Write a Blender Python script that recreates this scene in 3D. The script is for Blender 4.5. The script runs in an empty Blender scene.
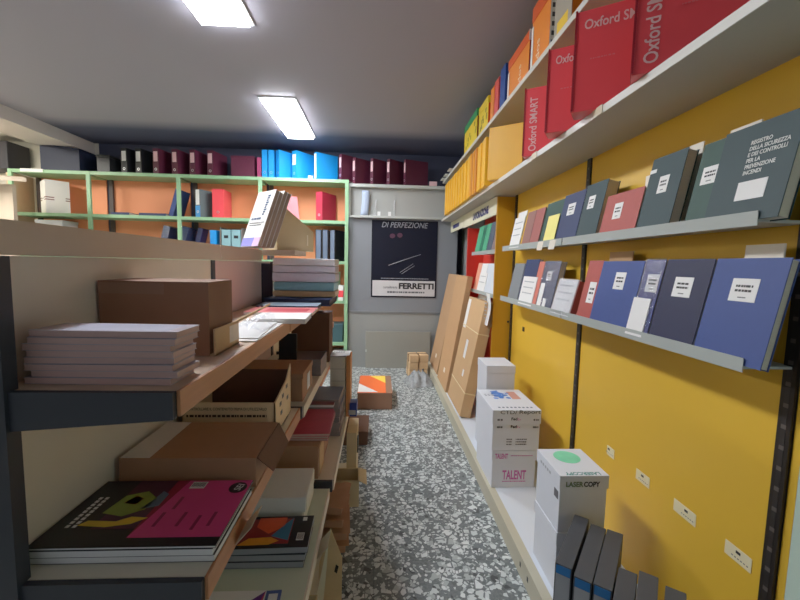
import bpy, bmesh, math, random
from mathutils import Matrix, Vector, Euler
random.seed(7)
sc = bpy.context.scene
COL = sc.collection
D2R = math.pi/180

# ------------------------------------------------------------------ materials
def lin(c):
    return tuple((x/12.92 if x <= .04045 else ((x+.055)/1.055)**2.4) for x in (v/255 for v in c))
MATS = {}
def M(name, rgb, rough=.6, var=.08, scale=9., bump=0., metal=0., spec=.4, emit=0., stretch=None):
    if name in MATS: return MATS[name]
    m = bpy.data.materials.new(name); m.use_nodes = True
    nt = m.node_tree; N = nt.nodes; L = nt.links
    b = N['Principled BSDF']; c = lin(rgb)
    tc = N.new('ShaderNodeTexCoord'); nz = N.new('ShaderNodeTexNoise')
    nz.inputs['Scale'].default_value = scale; nz.inputs['Detail'].default_value = 4
    if stretch:
        mp = N.new('ShaderNodeMapping'); mp.inputs['Scale'].default_value = stretch
        L.new(tc.outputs['Object'], mp.inputs['Vector']); L.new(mp.outputs['Vector'], nz.inputs['Vector'])
    else:
        L.new(tc.outputs['Object'], nz.inputs['Vector'])
    mx = N.new('ShaderNodeMix'); mx.data_type = 'RGBA'
    mx.inputs['A'].default_value = (*[max(0, x*(1-var)) for x in c], 1)
    mx.inputs['B'].default_value = (*[min(1, x*(1+var)) for x in c], 1)
    L.new(nz.outputs['Fac'], mx.inputs['Factor'])
    L.new(mx.outputs['Result'], b.inputs['Base Color'])
    b.inputs['Roughness'].default_value = rough; b.inputs['Metallic'].default_value = metal
    b.inputs['Specular IOR Level'].default_value = spec
    if bump:
        bp = N.new('ShaderNodeBump'); bp.inputs['Strength'].default_value = bump; bp.inputs['Distance'].default_value = .01
        L.new(nz.outputs['Fac'], bp.inputs['Height']); L.new(bp.outputs['Normal'], b.inputs['Normal'])
    if emit:
        b.inputs['Emission Color'].default_value = (*c, 1); b.inputs['Emission Strength'].default_value = emit
    MATS[name] = m; return m

def terrazzo():
    m = bpy.data.materials.new('terrazzo'); m.use_nodes = True
    nt = m.node_tree; N = nt.nodes; L = nt.links; b = N['Principled BSDF']
    tc = N.new('ShaderNodeTexCoord')
    def vor(scale, feat):
        v = N.new('ShaderNodeTexVoronoi'); v.feature = feat; v.inputs['Scale'].default_value = scale
        v.inputs['Randomness'].default_value = 1
        L.new(tc.outputs['Object'], v.inputs['Vector']); return v
    def ramp(inp, stops, interp='CONSTANT'):
        r = N.new('ShaderNodeValToRGB'); r.color_ramp.interpolation = interp
        e = r.color_ramp.elements
        while len(e) < len(stops): e.new(.5)
        for k, (p, c) in enumerate(stops): e[k].position = p; e[k].color = (*lin(c), 1)
        L.new(inp, r.inputs['Fac']); return r
    def mix(f, a, bb):
        x = N.new('ShaderNodeMix'); x.data_type = 'RGBA'
        L.new(f, x.inputs['Factor']); L.new(a, x.inputs['A']); L.new(bb, x.inputs['B']); return x.outputs['Result']
    nz = N.new('ShaderNodeTexNoise'); nz.inputs['Scale'].default_value = 90
    L.new(tc.outputs['Object'], nz.inputs['Vector'])
    base = ramp(nz.outputs['Fac'], [(.3, (84, 90, 91)), (.7, (112, 119, 119))], 'LINEAR')
    out = base.outputs['Color']
    for sc_, cut, wid in ((30., .42, .1), (62., .5, .09)):
        v1 = vor(sc_, 'F1'); ve = vor(sc_, 'DISTANCE_TO_EDGE')
        sep = N.new('ShaderNodeSeparateColor'); L.new(v1.outputs['Color'], sep.inputs['Color'])
        colr = ramp(sep.outputs['Red'], [(0, (200, 207, 205)), (.5, (218, 223, 221)), (.66, (166, 174, 172)), (.86, (84, 90, 90)), (.94, (56, 61, 62))])
        pick = ramp(sep.outputs['Green'], [(0, (255, 255, 255)), (1-cut, (0, 0, 0))])
        edge = ramp(ve.outputs['Distance'], [(0, (0, 0, 0)), (wid, (255, 255, 255))])
        mu = N.new('ShaderNodeMath'); mu.operation = 'MULTIPLY'
        L.new(pick.outputs['Color'], mu.inputs[0]); L.new(edge.outputs['Color'], mu.inputs[1])
        out = mix(mu.outputs[0], out, colr.outputs['Color'])
    # thin joints between the 40 cm tiles
    br = N.new('ShaderNodeTexBrick'); br.offset = 0
    br.inputs['Color1'].default_value = br.inputs['Color2'].default_value = (1, 1, 1, 1)
    br.inputs['Mortar'].default_value = (.35, .36, .36, 1); br.inputs['Scale'].default_value = 1
    br.inputs['Mortar Size'].default_value = .0016; br.inputs['Brick Width'].default_value = .4; br.inputs['Row Height'].default_value = .4
    L.new(tc.outputs['Object'], br.inputs['Vector'])
    mm = N.new('ShaderNodeMix'); mm.data_type = 'RGBA'; mm.blend_type = 'MULTIPLY'; mm.inputs['Factor'].default_value = .6
    L.new(out, mm.inputs['A']); L.new(br.outputs['Color'], mm.inputs['B'])
    L.new(mm.outputs['Result'], b.inputs['Base Color'])
    b.inputs['Roughness'].default_value = .34
    return m

def film():
    m = bpy.data.materials.new('clear_film'); m.use_nodes = True
    nt = m.node_tree; N = nt.nodes; L = nt.links; N.remove(N['Principled BSDF'])
    t = N.new('ShaderNodeBsdfTransparent'); t.inputs['Color'].default_value = (.97, .98, 1, 1)
    g = N.new('ShaderNodeBsdfGlossy'); g.inputs['Roughness'].default_value = .12
    nz = N.new('ShaderNodeTexNoise'); nz.inputs['Scale'].default_value = 45; nz.inputs['Distortion'].default_value = 1.5
    tc = N.new('ShaderNodeTexCoord'); L.new(tc.outputs['Object'], nz.inputs['Vector'])
    bp = N.new('ShaderNodeBump'); bp.inputs['Strength'].default_value = .9; bp.inputs['Distance'].default_value = .02
    L.new(nz.outputs['Fac'], bp.inputs['Height']); L.new(bp.outputs['Normal'], g.inputs['Normal'])
    mx = N.new('ShaderNodeMixShader'); mx.inputs['Fac'].default_value = .12
    L.new(t.outputs[0], mx.inputs[1]); L.new(g.outputs[0], mx.inputs[2]); L.new(mx.outputs[0], N['Material Output'].inputs['Surface'])
    return m

def zones(name, stops, axis, rough=.6, soft=0.):
    """colour changing along one local axis: [(position, rgb), ...]"""
    m = bpy.data.materials.new(name); m.use_nodes = True
    nt = m.node_tree; N = nt.nodes; L = nt.links; b = N['Principled BSDF']
    tc = N.new('ShaderNodeTexCoord'); s = N.new('ShaderNodeSeparateXYZ'); L.new(tc.outputs['Object'], s.inputs[0])
    last = None
    for k, (p, c) in enumerate(stops):
        if k == 0:
            r = N.new('ShaderNodeRGB'); r.outputs[0].default_value = (*lin(c), 1); last = r.outputs[0]; continue
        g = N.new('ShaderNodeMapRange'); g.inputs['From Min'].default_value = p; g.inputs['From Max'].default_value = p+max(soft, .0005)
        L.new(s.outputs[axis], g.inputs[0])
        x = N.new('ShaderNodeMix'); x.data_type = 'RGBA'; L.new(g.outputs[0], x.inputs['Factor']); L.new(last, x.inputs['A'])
        x.inputs['B'].default_value = (*lin(c), 1); last = x.outputs['Result']
    L.new(last, b.inputs['Base Color']); b.inputs['Roughness'].default_value = rough
    return m

W = M('white_paper', (236, 236, 234), .6, .03)
WHT = M('white_card', (226, 228, 232), .5, .04)
PAGE = M('page_edges', (205, 195, 178), .8, .12, 60, stretch=(1, 1, 12))
INK = M('black_ink', (28, 28, 30), .5)
GINK = M('grey_ink', (95, 95, 100), .6)
BROWN2 = M('lightened_cardboard', (172, 124, 92), .8, .1, 14, .1)  # copy of the brown cardboard, lightened in colour for the dim lower shelves
BROWN = M('brown_cardboard', (140, 100, 76), .8, .1, 14, .1)
KRAFT = M('kraft_cardboard', (208, 172, 128), .8, .1, 14, .1)
DKRAFT = M('dark_cardboard', (104, 70, 52), .8, .1, 14, .1)
CREAM = M('cream_laminate', (228, 216, 196), .5, .05)
YEL = M('yellow_panel', (226, 176, 48), .45, .05, 3)
GREEN = M('green_paint', (140, 186, 140), .45, .06)
ORANGE = M('orange_panel', (250, 150, 100), .6, .06, 3)
GREY = M('grey_shelf', (186, 190, 184), .4, .05)
BLACK = M('black_plastic', (30, 31, 34), .45, .1)
CHAR = M('charcoal_board', (62, 64, 68), .6, .1)
WOOD = M('wood_edge', (196, 132, 88), .5, .18, 6, stretch=(14, 1, 14))
NAVY = M('navy_cloth', (30, 46, 88), .6, .1, 40)
BLUE = M('blue_cloth', (48, 70, 134), .6, .08, 40)
TEAL = M('teal_cloth', (24, 54, 58), .6, .1, 40)
GRNC = M('green_cloth', (34, 70, 60), .6, .1, 40)
REDC = M('red_cloth', (172, 74, 66), .6, .1, 40)
RED = M('red_board', (240, 70, 78), .35, .05)
MAROON = M('maroon_board', (84, 28, 50), .5, .08)
PINK = M('pink_print', (222, 66, 132), .4, .05)
BBLUE = M('bright_blue', (20, 140, 226), .4, .06)
FILM = film()

# ------------------------------------------------------------------ geometry
class G:
    def __init__(s): s.bm = bmesh.new(); s.mats = []
    def mi(s, m):
        if m not in s.mats: s.mats.append(m)
        return s.mats.index(m)
    def box(s, lo, hi, m, mat=None, bev=0., skew=None):
        """axis box; mat = optional 4x4; skew = {corner index: offset}"""
        k = s.mi(m); vs = []
        for z in (lo[2], hi[2]):
            for x, y in ((lo[0], lo[1]), (hi[0], lo[1]), (hi[0], hi[1]), (lo[0], hi[1])):
                vs.append(Vector((x, y, z)))
        if skew:
            for i, o in skew.items(): vs[i] += Vector(o)
        if mat is not None: vs = [mat @ v for v in vs]
        vs = [s.bm.verts.new(v) for v in vs]; fs = []
        for f in ((3, 2, 1, 0), (4, 5, 6, 7), (0, 1, 5, 4), (1, 2, 6, 5), (2, 3, 7, 6), (3, 0, 4, 7)):
            q = s.bm.faces.new([vs[i] for i in f]); q.material_index = k; fs.append(q)
        if bev:
            es = list({e for f in fs for e in f.edges})
            r = bmesh.ops.bevel(s.bm, geom=es, offset=bev, segments=2, affect='EDGES', profile=.7)
            for f in r['faces']: f.material_index = k
        return s
    def poly(s, pts, m, thick=None):
        """flat polygon, optionally extruded by the vector thick"""
        k = s.mi(m); a = [s.bm.verts.new(Vector(p)) for p in pts]
        f = s.bm.faces.new(a); f.material_index = k
        if thick is not None:
            t = Vector(thick); b = [s.bm.verts.new(v.co + t) for v in a]
            f2 = s.bm.faces.new(list(reversed(b))); f2.material_index = k
            n = len(a)
            for i in range(n):
                q = s.bm.faces.new([a[(i+1) % n], a[i], b[i], b[(i+1) % n]]); q.material_index = k
        return s
    def grid(s, fn, nu, nv, m):
        k = s.mi(m)
        vs = [[s.bm.verts.new(fn(i/nu, j/nv)) for j in range(nv+1)] for i in range(nu+1)]
        for i in range(nu):
            for j in range(nv):
                f = s.bm.faces.new((vs[i][j], vs[i+1][j], vs[i+1][j+1], vs[i][j+1])); f.material_index = k; f.smooth = True
        return s
    def tube(s, pts, r, m, n=8):
        k = s.mi(m); rings = []
        for i, p in enumerate(pts):
            p = Vector(p); d = Vector(pts[min(i+1, len(pts)-1)]) - Vector(pts[max(i-1, 0)])
            q = d.to_track_quat('Z', 'Y')
            rings.append([s.bm.verts.new(p + q @ Vector((r*math.cos(a*2*math.pi/n), r*math.sin(a*2*math.pi/n), 0))) for a in range(n)])
        for a, b in zip(rings, rings[1:]):
            for i in range(n):
                f = s.bm.faces.new((a[i], a[(i+1) % n], b[(i+1) % n], b[i])); f.material_index = k; f.smooth = True
        for rr in (list(reversed(rings[0])), rings[-1]):
            f = s.bm.faces.new(rr); f.material_index = k
        return s
    def ring(s, c, r, r2, m, axis='y', n=16):
        k = s.mi(m); c = Vector(c); a_ = []
        for rad, dy in ((r, 0), (r2, 0), (r2, .002), (r, .002)):
            a_.append([])
            for i in range(n):
                t = 2*math.pi*i/n
                a_[-1].append(s.bm.verts.new(c + Vector((rad*math.cos(t), -dy, rad*math.sin(t)))))
        for j in range(4):
            for i in range(n):
                f = s.bm.faces.new((a_[j][i], a_[j][(i+1) % n], a_[(j+1) % 4][(i+1) % n], a_[(j+1) % 4][i])); f.material_index = k
        return s
    def build(s, name, parent=None, fix=True):
        if fix: bmesh.ops.recalc_face_normals(s.bm, faces=s.bm.faces)
        me = bpy.data.meshes.new(name); s.bm.to_mesh(me); s.bm.free()
        for m in s.mats: me.materials.append(m)
        o = bpy.data.objects.new(name, me); COL.objects.link(o)
        if parent is not None: o.parent = parent
        return o

def thing(name, label, cat, loc=(0, 0, 0), rot=(0, 0, 0), group=None):
    o = bpy.data.objects.new(name, None); COL.objects.link(o); o.empty_display_size = .05
    o.location = loc; o.rotation_euler = [a*D2R for a in rot]
    o['label'] = label; o['category'] = cat
    if group: o['group'] = group
    return o
def tag(o, label, cat, group=None, loc=None, rot=None):
    o['label'] = label; o['category'] = cat
    if group: o['group'] = group
    if loc is not None: o.location = loc
    if rot is not None: o.rotation_euler = [a*D2R for a in rot]
    return o
def struct(o): o['kind'] = 'structure'; return o

def text(parent, s, width, loc, m, rot=(90, 0, 0), bold=0., shear=0., height=None, name='lettering', align='LEFT', line=1.0):
    """lettering as a thin mesh; local plane XY turned by rot; scaled to the given width (and height)"""
    cu = bpy.data.curves.new('t', 'FONT'); cu.body = s; cu.size = 1; cu.offset = bold; cu.shear = shear
    cu.align_x = align; cu.space_line = line; cu.extrude = .004; cu.resolution_u = 3
    to = bpy.data.objects.new('t', cu); COL.objects.link(to)
    bpy.context.view_layer.update()
    me = bpy.data.meshes.new_from_object(to.evaluated_get(bpy.context.evaluated_depsgraph_get()))
    bpy.data.objects.remove(to); bpy.data.curves.remove(cu)
    xs = [v.co.x for v in me.vertices]; ys = [v.co.y for v in me.vertices]
    kx = width/(max(xs)-min(xs)); ky = height/(max(ys)-min(ys)) if height else kx
    R = Euler([a*D2R for a in rot]).to_matrix()
    x0, y0 = min(xs), min(ys)
    for v in me.vertices:
        v.co = R @ Vector(((v.co.x-x0)*kx, (v.co.y-y0)*ky, v.co.z*.05)) + Vector(loc)
    me.materials.clear(); me.materials.append(m)
    me.name = name
    o = bpy.data.objects.new(name, me); COL.objects.link(o); o.parent = parent
    return o
def bars(g, x0, x1, z, h, m, y=-.0012, gap=.35):
    """one row of small dark marks, standing for print too small to read (front plane XZ)"""
    x = x0
    while x < x1:
        w = random.uniform(.6, 2.2)*h; e = min(x+w, x1)
        g.box((x, y, z), (e, y+.0006, z+h), m); x = e+gap*h*random.uniform(.6, 1.4)

# ------------------------------------------------------------------ room
FL = struct(G().box((-5.2, -2.6, -.05), (1.15, 5.2, 0), terrazzo()).build('floor'))
CEIL = zones('ceiling_shaded_rear', [(0, (150, 146, 158)), (4.2, (66, 70, 94))], 'Y', .7, .3)  # dimming towards the rear is put into the ceiling colour
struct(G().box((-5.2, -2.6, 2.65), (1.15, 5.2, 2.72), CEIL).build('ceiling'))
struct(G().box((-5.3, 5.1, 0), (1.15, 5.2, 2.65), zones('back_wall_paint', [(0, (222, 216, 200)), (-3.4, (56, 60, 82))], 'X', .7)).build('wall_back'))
struct(G().box((-5.3, -2.6, 0), (-5.2, 5.1, 2.65), M('wall_cream', (226, 220, 204), .7, .03)).build('wall_left'))
struct(G().box((1.06, -2.6, 0), (1.15, 5.1, 2.65), M('wall_grey', (150, 150, 146), .7, .03)).build('wall_right'))
struct(G().box((-3.85, -2.6, 2.525), (-3.45, 5.1, 2.65), M('beam_paint', (196, 188, 182), .7, .03)).build('trim_1'))
struct(G().box((-5.2, -2.6, 2.635), (-3.851, 5.099, 2.6495), M('white_ceiling', (226, 222, 212), .7, .03)).build('trim_3'))
struct(G().box((1.0, -.2, .0905), (1.06, .842, 1.79), M('mint_paint', (190, 214, 196), .5, .03)).build('trim_2'))

LAMP = M('lamp_diffuser', (246, 249, 255), .5, .0, emit=38.)
LFR = M('lamp_frame', (225, 225, 228), .5)
def ceiling_lamp(x, y0, y1, label, w=.27, z=2.65, m=None):
    t = thing('ceiling_lamp', label, 'light', (x, (y0+y1)/2, z), group='recessed ceiling lamps')
    h = (y1-y0)/2; a = w/2
    g = G()
    for lo, hi in (((-a-.02, -h-.02), (-a, h+.02)), ((a, -h-.02), (a+.02, h+.02)), ((-a, -h-.02), (a, -h)), ((-a, h), (a, h+.02))):
        g.box((*lo, -.012), (*hi, -.0005), LFR)
    g.build('frame', t)
    G().box((-a, -h, -.03), (a, h, -.002), m or LAMP).build('diffuser', t)
ceiling_lamp(-.875, 3.5, 4.5, 'rectangular white ceiling lamp nearer the dark poster wall')
ceiling_lamp(-.9, 1.4, 2.45, 'rectangular white ceiling lamp cut by the top edge of the photo')
ceiling_lamp(-4.3, 2.6, 3.6, 'ceiling lamp beyond the dropped beam on the far left', z=2.6348, m=M('lamp_diffuser_bright', (255, 250, 238), .5, .0, emit=80.))

# ------------------------------------------------------------------ green shelving at the back
t = thing('metal_shelving', 'green metal shelving with orange back panels across the far wall', 'shelving', (0, 4.75, 0))
PX = (-4.14, -3.3, -2.31, -1.39, -.39)
for x in PX:
    G().box((x-.02, -.005, 0), (x+.02, .02, 2.25), GREEN).build('post', t)
    if x < -.5: G().box((x-.02+.05, .30, 0), (x+.07, .33, 2.25), M('dark_post', (74, 62, 58), .6)).build('post', t)
LV = (.32, .83, 1.30, 1.775, 2.25)
for a, b in zip(PX, PX[1:]):
    for z in LV:
        G().box((a+.02, 0, z-.035), (b-.02, .33, z), GREEN).build('shelf', t)
    G().box((a+.02, .331, 0), (b-.02, .345, 2.25), ORANGE).build('back_panel', t)
G().box((PX[0]-.06, .02, 0), (PX[0]-.022, .33, 2.215), M('shelf_side', (196, 172, 138), .6)).build('side_panel', t)

# ---- lever arch binders (front = spine, origin at base centre)
def binder(col, label, loc, rz, h=.32, w=.075, d=.285, lab=None, ring=True, group=None, name='lever_arch_binder', cat='binder', band=None, labz=(.5, .88)):
    t = thing(name, label, cat, loc, (0, 0, rz), group)
    g = G(); b = .004
    g.box((-w/2, 0, 0), (w/2, b, h), col); g.box((-w/2, b, 0), (-w/2+b, d, h), col); g.box((w/2-b, b, 0), (w/2, d, h), col)
    g.build('cover', t)
    G().box((-w/2+b, b+.004, .006), (w/2-b, d-.01, h-.012), PAGE).build('pages', t)
    if lab is not None:
        G().box((-w*.36, -.0012, h*labz[0]), (w*.36, -.0002, h*labz[1]), lab).build('spine_label', t)
    if band is not None:
        G().box((-w/2+.001, -.0011, .001), (w/2-.001, -.0002, h*.42), band).build('spine_band', t)
    if ring:
        G().ring((0, -.0003, h*.2), .015, .010, M('ring_metal', (200, 200, 204), .3, metal=.9)).build('finger_ring', t)
    return t
PKL = M('pink_label', (236, 190, 196), .5); WL = W
zt = 2.2505
gb = 'binders on top of the green shelving'
binder(BLACK, 'leftmost of two black binders with white spine label and round label below', (-2.95, 4.83, zt), -12, .29, lab=W, group=gb)
binder(BLACK, 'right one of two black binders with white spine label', (-2.79, 4.83, zt), -12, .29, lab=W, group=gb)
for x, n in ((-2.58, 'first'), (-2.37, 'second'), (-2.17, 'third'), (-1.97, 'fourth')):
    binder(MAROON, f'dark maroon binder with pink spine label, {n} from the left on green shelving top', (x, 4.80, zt), -12, .29, w=.07, lab=PKL, group=gb)
def flatbox(name, label, cat, loc, rz, size, m, lidm=None, lid=.03, group=None, bev=.003, extra=None):
    """closed box with a lid line; origin base centre, front at -y"""
    w, d, h = size
    t = thing(name, label, cat, loc, (0, 0, rz), group)
    G().box((-w/2, -d/2, 0), (w/2, d/2, h-lid), m, bev=bev).build('body', t)
    G().box((-w/2-.003, -d/2-.003, h-lid+.0005), (w/2+.003, d/2+.003, h), lidm or m, bev=bev).build('lid', t)
    return t
flatbox('document_box', 'low maroon box between maroon binders and blue binders on top of the green shelving', 'box', (-1.60, 4.93, zt), 0, (.26, .27, .24), MAROON)
binder(M('pinkish_board', (150, 52, 92), .5), 'slim magenta binder touching the first blue binder', (-1.415, 4.80, zt), 0, .23, w=.045, ring=False, group=gb)
for x, n in ((-1.35, 'first blue binder'), (-1.275, 'second blue binder'), (-1.2, 'third blue binder, its side showing,')):
    binder(BBLUE, f'{n} of three standing tight together on green shelving', (x, 4.80, zt), 0 if n[0] != 't' else -40, .32, w=.06, lab=None, group=gb)
binder(BBLUE, 'single blue binder with broad white spine label, tilted by a small white tag', (-1.01, 4.80, zt), -38, .32, lab=W, group=gb)
binder(BBLUE, 'rightmost blue binder with pale spine, beside the maroon row', (-.765, 4.80, zt), -52, .31, w=.06, lab=W, labz=(.05, .95), ring=False, group=gb)
tag(G().box((-.025, -.008, 0), (.025, 0, .032), W).box((-.025, 0, 0), (.025, .02, .003), W).build('price_tag'), 'small white tag standing before a blue binder on top of the green shelving', 'tag', loc=(-.815, 4.762, zt))

# ------------------------------------------------------------------ glass display wall with poster
PAN = M('grey_panel', (168, 170, 166), .35, .04, 3)
t = thing('display_bay', 'pale grey wall bay with two shelves above the dark poster', 'shelving', (0, 4.83, 0))
G().box((-.365, 0, 1.84), (.95, .03, 2.18), PAN).build('back_panel', t)
G().box((-.365, 0, .69), (.95, .03, 1.838), M('dark_grey_panel', (126, 130, 136), .35, .04, 3)).build('back_panel', t)
G().box((-.365, 0, 0), (.95, .02, .685), M('pale_lower_panel', (146, 148, 145), .4, .04, 3)).build('lower_panel', t)
G().box((-.365, -.012, .68), (.95, 0, .70), M('grey_strip', (120, 122, 124), .4)).build('rail', t)
G().box((-.365, -.06, 2.18), (.95, .26, 2.215), GREY).build('shelf', t)
G().box((-.365, -.06, 1.825), (.95, 0, 1.85), GREY).build('shelf', t)
G().box((-.366, -.06, 1.85), (-.35, 0, 2.18), GREY).build('side_panel', t)
for x, n, z0, rz in ((-.475, 'first', 2.2505, -50), (-.315, 'second', 2.2155, -50), (-.105, 'third', 2.2155, -48), (.09, 'fourth', 2.2155, -48), (.285, 'fifth', 2.2155, -68)):
    binder(MAROON, f'maroon binder in the row right of the blue binders, {n} from the left', (x, 4.80, z0), rz, .30, w=.05, d=.24 if n != 'fifth' else .30, lab=PKL, group='maroon binders above the poster')
tag(G().box((-.045, -.01, 0), (.045, 0, .05), PKL).box((-.045, 0, 0), (.045, .02, .003), PKL).build('price_tag'), 'small pinkish tag at the right end of the maroon binders', 'tag', loc=(.625, 4.775, 2.2155))
g = G(); g.grid(lambda u, v: Vector((.05*math.cos(u*math.pi)*.9, -.02*math.sin(u*math.pi), v*.29)) + Vector((.02*math.sin(v*2), 0, 0)), 8, 8, M('bluish_sleeve', (170, 186, 212), .3, .05))
o = g.build('plastic_sleeve'); tag(o, 'tall bluish white plastic sleeve standing on the shelf above the poster', 'sleeve', loc=(-.19, 4.80, 1.851))
so = o.modifiers.new('s', 'SOLIDIFY'); so.thickness = .003
for x, n in ((-.012, 'left'), (.115, 'right')):
    tag(G().box((-.018, -.01, 0), (.018, -.007, .05), W).box((-.018, -.007, 0), (.018, .012, .003), W).build('price_tag'), f'{n} one of two small white tags on the shelf above the poster', 'tag', 'tags above the poster', loc=(x, 4.80, 1.851))
for x, n in ((-.05, 'left'), (.17, 'right')):
    g = G().box((-.03, -.01, 0), (.03, .01, .004), WHT); g.tube([(0, 0, .004), (0, 0, .16), (.005, 0, .19)], .004, WHT)
    tag(g.build('pen_stand'), f'{n} one of two thin white pen holders above the poster', 'holder', loc=(x, 4.812, 1.851))
# poster
t = thing('poster', 'dark advertising poster with a pen and a white name strip on the grey wall', 'poster', (.3055, 4.828, .875))
DKB = M('poster_dark', (13, 15, 30), .6, .15, 3, spec=.15)
pw, ph = .40, .93
G().box((-pw, -.006, 0), (pw, 0, ph), DKB).build('sheet', t)
G().box((-pw+.018, -.0075, .018), (pw-.018, -.006, .205), M('poster_strip', (206, 204, 206), .4)).build('name_strip', t)
SIL = M('poster_silver', (140, 142, 152), .4)
text(t, 'DI PERFEZIONE', .56, (-.28, -.0085, .845), SIL, shear=.25, height=.065)
text(t, 'FERRETTI', .43, (-.06, -.009, .105), INK, bold=.05, height=.075)
text(t, 'cartolibreria', .17, (-.25, -.009, .11), INK, height=.03)
g = G(); bars(g, -.2, .26, .055, .02, GINK, -.0095); bars(g, -.28, .30, .228, .008, SIL, -.0072); g.build('small_print', t)
g = G()
g.tube([(-.19, -.008, .39), (.0, -.008, .46), (.2, -.008, .53)], .0035, SIL, 6)
g.tube([(-.05, -.008, .305), (.11, -.008, .415), (.125, -.008, .39), (-.03, -.008, .29)], .0025, SIL, 6)
g.build('pen_drawing', t)
g = G()
for x, z in ((-.15, .745), (-.06, .755)): G().poly([(x+.032*math.cos(a*math.pi/8), -.0066, z+.028*math.sin(a*math.pi/8)) for a in range(16)], M('poster_rose', (66, 32, 54), .5), (0, .0004, 0)).build('rose_spot', t)
# board against lower wall
tag(G().box((-.40, -.02, 0), (.40, 0, .455), M('pale_board', (140, 139, 130), .5, .04, 3), bev=.004).box((-.40, -.022, .2), (-.385, -.02, .23), GREY).build('board'), 'plain pale grey board standing on the floor under the poster', 'board', loc=(.25, 4.80, .0005), rot=(-1.5, 0, 0))

# ------------------------------------------------------------------ things on the green shelving
zm = 1.7755; zl = 1.3005
t = thing('file_box', 'dark grey rounded box at the far left on top of the green shelving', 'box', (-4.40, 4.92, zt))
G().box((-.2, -.15, 0), (.23, .15, .31), M('dark_grey_box', (48, 46, 52), .6), bev=.02).build('body', t)
G().box((-.08, -.154, .12), (.08, -.15, .17), BLACK, bev=.001).build('handle', t)
t = thing('file_box', 'navy blue box with slanted top under the beam, on top of the green shelving', 'box', (-3.57, 4.92, zt))
NVB = M('navy_box', (26, 34, 58), .6)
G().box((-.25, -.15, 0), (.17, .15, .25), NVB, skew={4: (0, 0, .02), 7: (0, 0, .02), 5: (0, 0, -.02), 6: (0, 0, -.02)}).build('body', t)
G().box((-.255, -.153, .255), (.175, .153, .27), NVB, skew={4: (0, 0, .02), 7: (0, 0, .02), 5: (0, 0, -.02), 6: (0, 0, -.02), 0: (0, 0, .02), 3: (0, 0, .02), 1: (0, 0, -.02), 2: (0, 0, -.02)}).build('lid', t)
t = thing('file_box', 'black box between the beam end and the black binders on top of the green shelving', 'box', (-3.14, 4.92, zt))
G().box((-.07, -.15, 0), (.07, .15, .16), BLACK, bev=.004).build('body', t); G().box((-.073, -.153, .161), (.073, .153, .19), BLACK, bev=.003).build('lid', t)
tag(G().box((-.12, -.004, -.03), (.12, 0, .005), W).box((-.12, 0, 0.0005), (.12, .02, .004), W).build('shelf_label'), 'white label strip hanging on the top left edge of the green shelving', 'label', loc=(-3.9, 4.7445, zt))
t = thing('carton', 'white carton with two brown stripes on the green shelving', 'box', (-3.77, 4.9, zm), (0, 0, -42))
ST = M('brown_stripe', (120, 74, 62), .6)
G().box((-.14, -.115, 0), (.12, .1, .37), M('white_carton', (232, 228, 220), .6, .03)).build('body', t)
g = G()
for z in (.145, .17):
    g.box((-.141, -.116, z), (-.06, -.115, z+.012), ST); g.box((.05, -.116, z), (.121, -.115, z+.012), ST)
    g.box((.12, -.116, z), (.121, -.04, z+.012), ST); g.box((.12, .06, z), (.121, .1, z+.012), ST)
bars(g, -.05, .04, .165, .008, GINK, -.1162); g.build('printed_stripes', t)
t = flatbox('carton', 'top of a white carton peeking over the gondola, below the striped carton', 'box', (-3.80, 4.93, zl), 0, (.3, .24, .40), WHT)
for i, (x, w, n) in enumerate(((-2.98, .2, 'left'), (-2.62, .3, 'right'))):
    t = thing('ring_folder', f'{n} one of two blue folders lying flat on the green shelving', 'folder', (x, 4.9, zm))
    G().box((-w/2, -.13, 0), (w/2, .13, .004), NAVY).box((-w/2, -.13, .026), (w/2, .13, .03), NAVY).box((-w/2, -.13, .004), (w/2, -.126, .026), NAVY).build('cover', t)
    G().box((-w/2+.005, -.125, .005), (w/2-.005, .12, .025), PAGE).build('pages', t)
t = thing('ring_folder', 'blue folder leaning to the right against the green post', 'folder', (-2.455, 4.80, zm+.0155), (0, 16, 0))
G().box((0, 0, 0), (.004, .25, .32), NAVY).box((.05, 0, 0), (.054, .25, .32), NAVY).box((.004, 0, 0), (.05, .004, .32), BLUE).build('cover', t)
G().box((.005, .005, .004), (.049, .24, .31), PAGE).build('pages', t)
binder(M('grey_green_board', (84, 98, 100), .6), 'grey binder with white and blue spine beside the red binder', (-2.12, 4.80, zm), -25, .32, d=.26, lab=W, band=M('spine_blue', (40, 140, 214), .5), labz=(.45, .99))
binder(RED, 'bright red binder with small white mark on the green shelving', (-1.89, 4.80, zm), 0, .33, w=.13, d=.25, lab=None)
t = thing('folder', 'pale pink folder peeking out behind the leaning brochures', 'folder', (-1.06, 4.86, zm), (0, 0, 0))
G().box((-.1, 0, 0), (.1, .012, .28), M('pink_folder', (240, 130, 140), .5), skew={5: (-.03, 0, 0), 6: (-.03, 0, 0)}).build('cover', t)
G().box((-.095, .012, 0), (.09, .016, .26), PAGE, skew={5: (-.03, 0, 0), 6: (-.03, 0, 0)}).build('pages', t)
binder(M('crimson_board', (186, 36, 62), .5), 'crimson binder alone on the right of the green shelving', (-.72, 4.80, zm), -28, .335, w=.09)
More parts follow.
